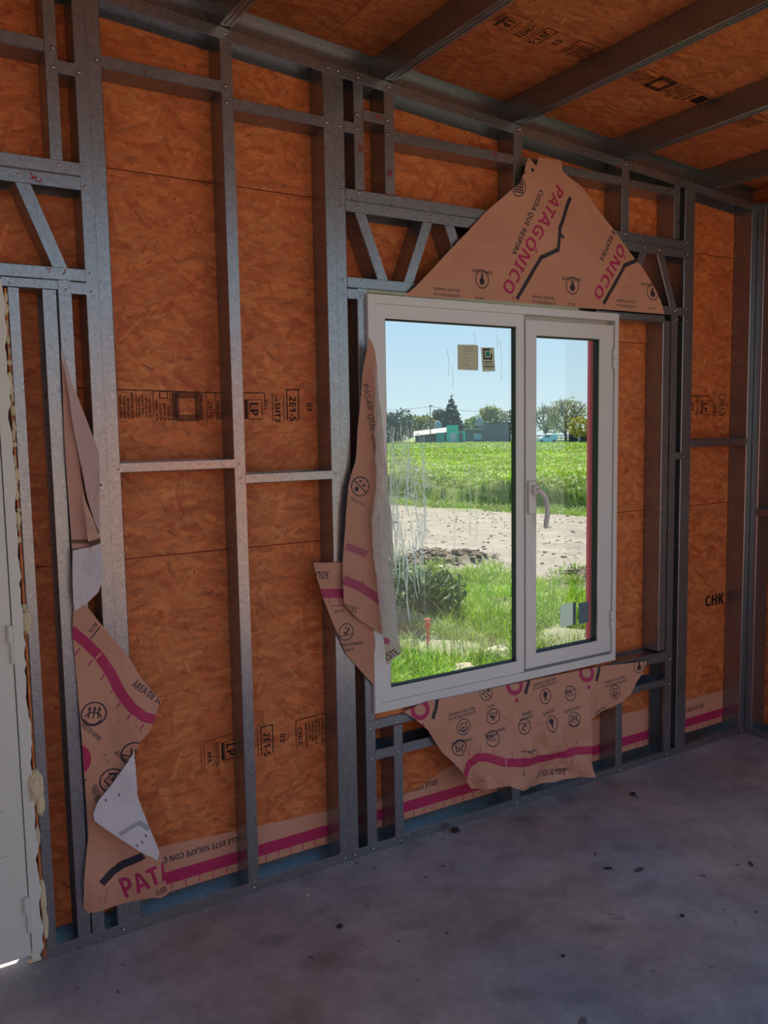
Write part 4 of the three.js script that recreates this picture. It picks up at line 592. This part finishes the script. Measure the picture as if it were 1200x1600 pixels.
{
  const wedge = (r0, r1, n, keep) => { const L = []; for (let k = 0; L.length < n && k < n * 30; k++) { const f = rr(0.38, 0.98), r = Math.sqrt(rr(r0 * r0, r1 * r1)), x = r * Math.sin(f), z = 2.62 - r * Math.cos(f); if (z < -1.3 && keep(x, z, r)) L.push([x, z]); } return L; };
  const lotGrass = (x, z) => sOf(x, z) < 8.3 + 0.5 * n2(x, z) && n2(x * 0.7 + 5, z * 0.7) < rr(0.1, 0.7);
  scatter('near_grass', tuftGeo(16, 0.2, 0.09, 0.0035, 0.8), wedge(5.2, 11.5, 3600, lotGrass).map(([x, z]) => [x, z, rr(0.45, 1.25)]), [0.21, 0.38, 0.012], 'bright grass growing on the lot just outside the window', 'grass');
  scatter('tall_grass', tuftGeo(22, 0.42, 0.1, 0.004, 0.7), wedge(6.2, 9.5, 120, (x, z) => lotGrass(x, z) && n2(x * 0.9, z * 0.9 + 20) > 0).map(([x, z]) => [x, z, rr(0.7, 1.2)]), [0.2, 0.38, 0.015], 'taller clumps of grass standing in the lot', 'grass');
  scatter('verge_grass', tuftGeo(12, 0.16, 0.12, 0.006, 0.8), wedge(10.5, 27, 2600, (x, z) => { const s = sOf(x, z); return (s > 15.6 && s < 18.5) || (s < 9.2 && n2(x * 1.4, z * 1.4) > 0.35); }).map(([x, z]) => [x, z, rr(0.5, 1.3)]), [0.2, 0.33, 0.04], 'grass along both edges of the dirt road', 'grass');
  scatter('field_grass', tuftGeo(14, 0.22, 0.3, 0.014, 0.9), wedge(18, 60, 16000, (x, z) => sOf(x, z) > 17).map(([x, z]) => [x, z, rr(0.5, 1.25)]), [0.24, 0.41, 0.012], 'bright green grass covering the field beyond the road', 'grass');
  scatter('far_field_grass', tuftGeo(14, 0.24, 0.8, 0.04, 0.9), wedge(55, 150, 15000, (x, z) => sOf(x, z) > 17).map(([x, z]) => [x, z, rr(0.5, 1.3)]), [0.24, 0.41, 0.012], 'grass at the far end of the field before the houses', 'grass');
}
const LEAFC = (r, g, b) => P({ color: new THREE.Color().setRGB(r, g, b), roughness: 0.8, transmission: 0.3, thickness: 0 });
function leafCloud(blobs, n, size, stretch = 1) {   // leaf quads scattered in lumpy ellipsoids, [x, y, z, rx, ry, rz]
  const L = [], U = V3(), W = V3(); const vol = blobs.map((b) => b[3] * b[4] * b[5]), tot = vol.reduce((a, b) => a + b, 0);
  blobs.forEach((b, bi) => { for (let i = 0; i < n * vol[bi] / tot; i++) {
    let d; do d = V3(rr(-1, 1), rr(-1, 1), rr(-1, 1)); while (d.lengthSq() > 1); d.multiplyScalar(Math.pow(d.length() + 0.001, -0.5)); const k = 1 + 0.22 * n3(d.x * 2 + bi, d.y * 2, d.z * 2);
    const c = V3(b[0] + d.x * b[3] * k, b[1] + d.y * b[4] * k, b[2] + d.z * b[5] * k), s = size * rr(0.6, 1.3); U.set(rr(-1, 1), rr(-1, 1), rr(-1, 1)).normalize(); W.set(rr(-1, 1), rr(-1, 1), rr(-1, 1)).cross(U).normalize(); U.multiplyScalar(s * 0.6); W.multiplyScalar(s * stretch);
    const p = [c.clone().add(U), c.clone().add(W), c.clone().sub(U), c.clone().sub(W)]; for (const q of [0, 1, 2, 0, 2, 3]) L.push(p[q].x, p[q].y, p[q].z);
  } });
  const g = new THREE.BufferGeometry(); g.setAttribute('position', new THREE.BufferAttribute(new Float32Array(L), 3)); g.computeVertexNormals(); return g;
}
const BARK = M({ color: 0x5a5046, roughness: 1 });
const limb = (a, b, r0, r1) => { const d = b.clone().sub(a), g = new THREE.CylinderGeometry(r1, r0, d.length(), 5, 1).translate(0, d.length() / 2, 0); g.applyQuaternion(new THREE.Quaternion().setFromUnitVectors(V3(0, 1, 0), d.clone().normalize())); return g.translate(a.x, a.y, a.z); };
function branches(x, y, z, h, spread, n, up = 0.9) {
  const L = [limb(V3(x, y, z), V3(x, y + h * 0.35, z), h * 0.03, h * 0.022)], go = (p, d, len, r, k) => { const e = p.clone().addScaledVector(d, len); L.push(limb(p, e, r, r * 0.6)); if (k) for (let i = 0; i < (k > 1 ? 3 : 4); i++) go(p.clone().lerp(e, rr(0.5, 1)), d.clone().add(V3(rr(-1, 1), rr(0, up), rr(-1, 1)).multiplyScalar(0.55)).normalize(), len * rr(0.5, 0.75), r * 0.55, k - 1); };
  for (let i = 0; i < n; i++) { const a = (i / n) * 6.28 + rr(-0.3, 0.3); go(V3(x, y + h * rr(0.12, 0.35), z), V3(Math.cos(a) * spread, 1, Math.sin(a) * spread).normalize(), h * 0.33, h * 0.013, 3); }
  return merge(L);
}
function tree(name, label, x, z, h, blobs, n, size, color, o = {}) {
  const y = groundY(x, z), t = thing(name, label, 'tree', [x, y, z], 'trees beyond the field');
  part(t, 'trunk', o.bare ? branches(x, y, z, h, o.spread ?? 0.7, o.limbs ?? 7, o.up) : merge([limb(V3(x, y - 0.2, z), V3(x, y + h * 0.6, z), h * 0.025, h * 0.012)]), BARK);
  if (n) part(t, 'foliage', leafCloud(blobs.map((b) => [x + b[0], y + b[1], z + b[2], b[3], b[4], b[5]]), n, size, o.stretch), LEAFC(...color)); return t;
}
tree('conifer', 'dark conifer rising behind the turquoise house', 94.97, -126.15, 8, [[0, 2.2, 0, 2.6, 1.4, 2.1], [0, 3.6, 0, 2.1, 1.2, 1.6], [0, 5.0, 0, 1.6, 1.1, 1.15], [0, 6.2, 0, 1.05, 1, 0.9], [0, 7.2, 0, 0.6, 0.9, 0.5], [0, 8.1, 0, 0.3, 0.7, 0.3]], 2600, 0.32, [0.03, 0.06, 0.045]);
tree('leafy_tree', 'blue-green tree at the far left of the field', 76.49, -117.02, 6, [[-1.6, 2.4, 0, 2.2, 2.4, 2], [0.8, 2.9, 0, 2.0, 2.6, 1.8], [2.2, 4.2, 0, 1.0, 1.7, 0.8], [-1.5, 3.8, 0, 1.4, 1.6, 1.2]], 2200, 0.28, [0.07, 0.11, 0.075]);
tree('leafy_tree', 'yellow-green bushy tree between the blue-green tree and the lamp post', 89.63, -129.91, 5.6, [[-1.2, 3, 0, 2.6, 2.1, 2], [1.8, 3.3, 0, 2.3, 1.9, 1.8]], 2000, 0.28, [0.17, 0.2, 0.03]);
tree('leafy_tree', 'small dark round-topped tree left of the conifer', 97.77, -134.00, 7, [[0, 5.4, 0, 1.5, 1.0, 1.2], [-0.6, 4.2, 0, 1.2, 1, 0.8]], 700, 0.27, [0.05, 0.09, 0.05]);
tree('leafy_tree', 'fresh green tree right of the conifer', 104.27, -131.65, 5.4, [[0, 3, 0, 2.2, 1.9, 1.8], [1.8, 2.7, 0, 1.6, 1.7, 1.2]], 1300, 0.26, [0.13, 0.24, 0.04]);
tree('bare_tree', 'pale willow with upright twigs above the grey house', 110.94, -134.01, 8, [[0, 4.6, 0, 3.2, 2.6, 2], [-1, 5.8, 0, 1.4, 1.6, 1]], 1500, 0.22, [0.22, 0.26, 0.08], { bare: true, stretch: 1.8 });
tree('bare_tree', 'thin grey tree at the right end of the grey house', 103.51, -119.38, 6.4, [[0, 4, 0, 2.2, 2, 1.8]], 600, 0.22, [0.16, 0.2, 0.12], { bare: true });
tree('bare_tree', 'large half-bare spreading tree filling the right pane', 98.59, -99.57, 8.4, [[0.5, 4.4, 0, 3.6, 2.8, 3], [-1.4, 3.8, 0, 2.2, 2, 2.2]], 1900, 0.18, [0.24, 0.28, 0.09], { bare: true, spread: 0.9, limbs: 13 });
tree('bare_tree', 'smaller twiggy tree on the left of the right pane', 107.10, -113.54, 8, [[0, 4.2, 0, 2.6, 2.4, 2], [1.5, 3, 0, 2, 2, 2]], 1300, 0.2, [0.19, 0.26, 0.14], { bare: true, limbs: 9 });
tree('leafy_tree', 'low yellow-leaved tree beside the dark shed', 90.39, -88.01, 4.4, [[0, 2.4, 0, 1.9, 1.5, 1.5]], 800, 0.2, [0.3, 0.28, 0.03]);
// houses at the far side of the field
function placed(name, label, category, x, z, build, group) {   // local x to the right, y up, z towards the room
  const t = thing(name, label, category, [x, groundY(x, z), z], group), yaw = Math.atan2(0 - x, 2.6 - z); t.rotation.y = yaw; bases.set(t, V3(0, 0, 0)); build(t); return t;
}
const paint = (hex, r = 0.8) => M({ color: hex, roughness: r });
const TEAL = paint(0x1fb5a0), TEALD = paint(0x178f86), BRICK = paint(0x5c626a), ROOF = M({ color: 0x3d5468, roughness: 0.75 }), PALE = paint(0xb9c2c6), PANE = M({ color: 0x6f9fb4, roughness: 0.2 }), DARKW = paint(0x32383c);
placed('house', 'low house with a bright turquoise entrance tower and grey sheet roof', 'house', 83.18, -109.99, (t) => {
  part(t, 'entrance_tower', box(-1, 0.95, -0.3, 3.05, -1, 0.6), TEAL); const gate = part(t, 'gate', box(-0.42, 0.62, 0.15, 1.75, 0.6, 0.66), PALE); for (let i = 0; i < 6; i++) part(gate, 'bar', box(-0.42, 0.62, 0.28 + i * 0.25, 0.32 + i * 0.25, 0.66, 0.7), TEALD);
  part(t, 'side_wall', box(-2.7, -1.3, -0.3, 1.85, -0.6, 0.3), TEALD); part(t, 'wall', box(-6.2, -1.0, -0.3, 1.7, -3.4, -0.6), BRICK); part(t, 'side_wall', box(0.95, 2.1, -0.3, 2.0, -0.8, 0.3), TEAL); part(t, 'door', box(1.05, 1.75, 0, 1.75, 0.3, 0.34), paint(0x4c5a5e));
  const r = new THREE.BoxGeometry(5.6, 0.09, 3.8); r.rotateX(0.2); r.rotateZ(0.1); r.translate(-3.7, 2.0, -1.6); part(t, 'roof', r, ROOF); part(t, 'window', box(-3.6, -2.9, 0.6, 1.4, -0.6, -0.55), DARKW);
});
placed('house', 'long dark grey brick house with a pale blue window', 'house', 92.40, -111.70, (t) => {
  part(t, 'wall', box(-4.6, -1.0, -0.3, 2.15, -4, 0), BRICK); part(t, 'wall', box(-1.0, 3.6, -0.3, 3.2, -4.2, -0.1), BRICK); part(t, 'roof', box(-4.8, -1, 2.15, 2.27, -4.2, 0.4), ROOF); part(t, 'parapet', box(-1.1, 3.7, 3.2, 3.34, -4.3, 0), DARKW);
  const w = part(t, 'window', box(-2.75, -1.45, 0.5, 1.5, 0, 0.05), PALE); part(w, 'pane', box(-2.7, -1.5, 0.55, 1.45, 0.05, 0.07), PANE); part(t, 'car_port', box(-3.2, -1.2, -0.2, 0.35, 0.3, 1.4), DARKW, 'dark low heap in front of the window');
});
for (const [l, x, z, base] of [['grey water tank on the roof of the turquoise house', 88.18, -121.19, 2.4], ['grey water tank on the roof of the grey brick house', 97.22, -120.65, 3.0]]) placed('water_tank', l, 'water tank', x, z, (t) => {
  part(t, 'stand', box(-0.6, 0.6, -0.2, base, -0.6, 0.6), BRICK); part(t, 'tank', new THREE.LatheGeometry([[0, 0], [0.66, 0], [0.68, 0.1], [0.68, 1.0], [0.55, 1.3], [0.3, 1.5], [0.28, 1.62], [0, 1.66]].map((p) => new THREE.Vector2(...p)), 16).translate(0, base, 0), paint(0x8b979c));
});
placed('lamp_post', 'thin street lamp post carrying cables left of the turquoise house', 'lamp post', 77.93, -108.84, (t) => { part(t, 'pole', new THREE.CylinderGeometry(0.06, 0.09, 6.2, 8).translate(0, 3.0, 0), DARKW); part(t, 'lamp_head', rbox(-0.15, 0.4, 6.02, 6.18, -0.12, 0.12, 0.05), DARKW); for (const [x, y, sag] of [[-9, 5.6, 0.2], [16.5, 5.1, 0.5]]) { const p = []; for (let i = 0; i <= 10; i++) { const k = i / 10; p.push(V3(x * k, 5.95 + (y - 5.95) * k - sag * 4 * k * (1 - k), 0)); } part(t, 'cable', new THREE.TubeGeometry(new THREE.CatmullRomCurve3(p), 20, 0.03, 4), DARKW); } });
placed('van', 'pale blue van parked at the far edge of the field', 'van', 89.69, -94.22, (t) => {
  const body = new THREE.ExtrudeGeometry(shapeOf([[-1.45, 0.28], [1.4, 0.28], [1.45, 0.9], [1.42, 1.32], [0.55, 1.38], [-0.2, 1.36], [-0.75, 0.92], [-1.4, 0.74], [-1.5, 0.5]]), { depth: 1.5, bevelEnabled: true, bevelSize: 0.05, bevelThickness: 0.05, bevelSegments: 2 }).translate(0, 0, -0.8); part(t, 'body', body, M({ color: 0x7fc4e6, roughness: 0.35, metalness: 0.2 }));
  part(t, 'side_window', new THREE.ExtrudeGeometry(shapeOf([[-0.6, 0.9], [0.35, 0.9], [0.35, 1.25], [-0.2, 1.25]]), { depth: 0.02, bevelEnabled: false }).translate(0, 0, 0.76), M({ color: 0x22506a, roughness: 0.1 })); for (const x of [-0.95, 0.95]) part(t, 'wheel', new THREE.CylinderGeometry(0.3, 0.3, 0.2, 16).rotateX(Math.PI / 2).translate(x, 0.26, 0.66), BLACK);
});
placed('shed', 'dark low shed under the trees at the right of the field', 'shed', 94.49, -92.39, (t) => { part(t, 'wall', box(-1.6, 1.2, -0.2, 1.7, -2, 0), DARKW); part(t, 'roof', box(-1.7, 1.3, 1.7, 1.82, -2.1, 0.2), ROOF); part(t, 'door', box(-0.2, 0.3, 0, 1.6, 0, 0.05), PALE); });
placed('fence', 'dark wire and board fence along the far edge of the right pane', 'fence', 94.65, -97.80, (t) => { for (let i = -5; i <= 5; i++) part(t, 'post', box(i * 0.9 - 0.05, i * 0.9 + 0.05, -0.2, 1.4, -0.05, 0.05), DARKW); for (const y of [0.3, 0.7, 1.1]) part(t, 'rail', box(-4.6, 4.6, y, y + 0.16, -0.04, 0.04), paint(0x59656a)); });
// red porch post
single('porch_post', rbox(4.655, 4.8, -0.42, 2.63, -1.98, -1.84, 0.006), M({ color: 0xdd5a70, roughness: 0.5 }), 'red painted square porch post outside the right pane', 'post', [4.73, -0.36, -1.9]);
// plants and stones on the lot
{
  const wx = 4.55, wz = -4.6, wy = groundY(wx, wz), t = thing('weed_bush', 'dark leafy weed bush at the lower left of the left pane', 'bush', [wx, wy, wz]);
  part(t, 'foliage', leafCloud([[wx, wy + 0.28, wz, 0.42, 0.32, 0.42], [wx + 0.45, wy + 0.22, wz + 0.1, 0.32, 0.26, 0.35], [wx - 0.3, wy + 0.2, wz + 0.2, 0.3, 0.26, 0.3]], 3600, 0.035, 1.3), LEAFC(0.06, 0.13, 0.045)); const L = []; for (let i = 0; i < 40; i++) { const a = rnd() * 6.28, r = rr(0.1, 0.5); L.push(limb(V3(wx + rr(-0.1, 0.3), wy - 0.02, wz + rr(-0.1, 0.1)), V3(wx + 0.1 + Math.cos(a) * r, wy + rr(0.3, 0.55), wz + Math.sin(a) * r), 0.006, 0.002)); } part(t, 'stem', merge(L), LEAFC(0.1, 0.16, 0.05));
}
function stone(x, z, s, label, hex) { const g = new THREE.IcosahedronGeometry(s, 2), a = g.attributes.position; for (let i = 0; i < a.count; i++) { const k = 1 + 0.28 * n3(a.getX(i) / s + x * 3, a.getY(i) / s, a.getZ(i) / s + z * 3); a.setXYZ(i, a.getX(i) * k * 1.3, a.getY(i) * k * 0.7, a.getZ(i) * k); } g.computeVertexNormals(); g.translate(x, groundY(x, z) + s * 0.35, z); single('stone', g, M({ color: hex, roughness: 0.95 }), label, 'stone', [x, groundY(x, z), z], 'stones on the lot'); }
stone(4.02, -3.5, 0.07, 'grey stone half hidden in the grass beside the red marker', 0x8f8a90); stone(3.3, -2.5, 0.08, 'pinkish stone at the lower left corner of the left pane', 0xa08478); stone(3.42, -2.62, 0.06, 'small pinkish stone beside the larger one below the pane', 0xa58c82); stone(3.2, -2.72, 0.06, 'brown stone behind the pinkish stone at the lower left', 0x8c7468); stone(4.55, -2.9, 0.09, 'flat pale stone at the lower right of the left pane', 0xb0aca6); stone(3.95, -2.6, 0.08, 'grey stone in the grass at the foot of the left pane', 0x9a948c);
{ const x = 4.17, z = -3.42, y = groundY(x, z); single('marker_peg', new THREE.LatheGeometry([[0, -0.05], [0.012, -0.05], [0.013, 0.1], [0.024, 0.14], [0.026, 0.2], [0, 0.205]].map((p) => new THREE.Vector2(...p)), 12).translate(x, y + 0.05, z), paint(0xc8421c), 'small orange-red marker peg standing in the grass', 'peg', [x, y, z]); }
{ // clods on the muddy edge of the road
  const g = new THREE.IcosahedronGeometry(1, 1), a = g.attributes.position; for (let i = 0; i < a.count; i++) { const k = 1 + 0.3 * n3(a.getX(i) * 1.5, a.getY(i) * 1.5, a.getZ(i) * 1.5); a.setXYZ(i, a.getX(i) * k, a.getY(i) * k * 0.7, a.getZ(i) * k); } g.computeVertexNormals();
  const spots = []; for (let k = 0; spots.length < 5000 && k < 90000; k++) { const f = rr(0.4, 0.95), r = rr(8.5, 20), x = r * Math.sin(f), z = 2.62 - r * Math.cos(f), s = sOf(x, z), t = tOf(x, z), mud = Math.max(0, 1 - Math.abs(s - 8.9 - 0.5 * n2(t * 0.5, 8)) / 0.9) * smooth(-0.1, 0.5, n2(t * 0.45 + 2, 1.7)); if (rnd() < mud * 0.9 + 0.12) spots.push([x, z, mud]); }
  const m = new THREE.InstancedMesh(g, M({ color: 0xffffff, roughness: 1 }), spots.length), o = new THREE.Object3D(); const cc = new THREE.Color(); spots.forEach(([x, z, k], i) => { const s = (Math.pow(rnd(), 2.6) * 0.05 + 0.008) * (k > 0.1 ? 1 : 0.55), v = rr(0.8, 1.2); if (k > 0.1) cc.setRGB(0.11 * v, 0.09 * v, 0.075 * v); else cc.setRGB(0.22 * v, 0.2 * v, 0.17 * v); m.setColorAt(i, cc); o.position.set(x, groundY(x, z) + s * 0.2, z); o.rotation.set(0, rnd() * 6, 0); o.scale.set(s * rr(0.8, 1.5), s * 0.6, s); o.updateMatrix(); m.setMatrixAt(i, o.matrix); });
  m.name = 'mud_clods'; m.castShadow = m.receiveShadow = true; m.userData = { label: 'dark clods of churned mud beside the dirt road', category: 'mud', kind: 'stuff' }; scene.add(m);
}

renderer.render(scene, camera);
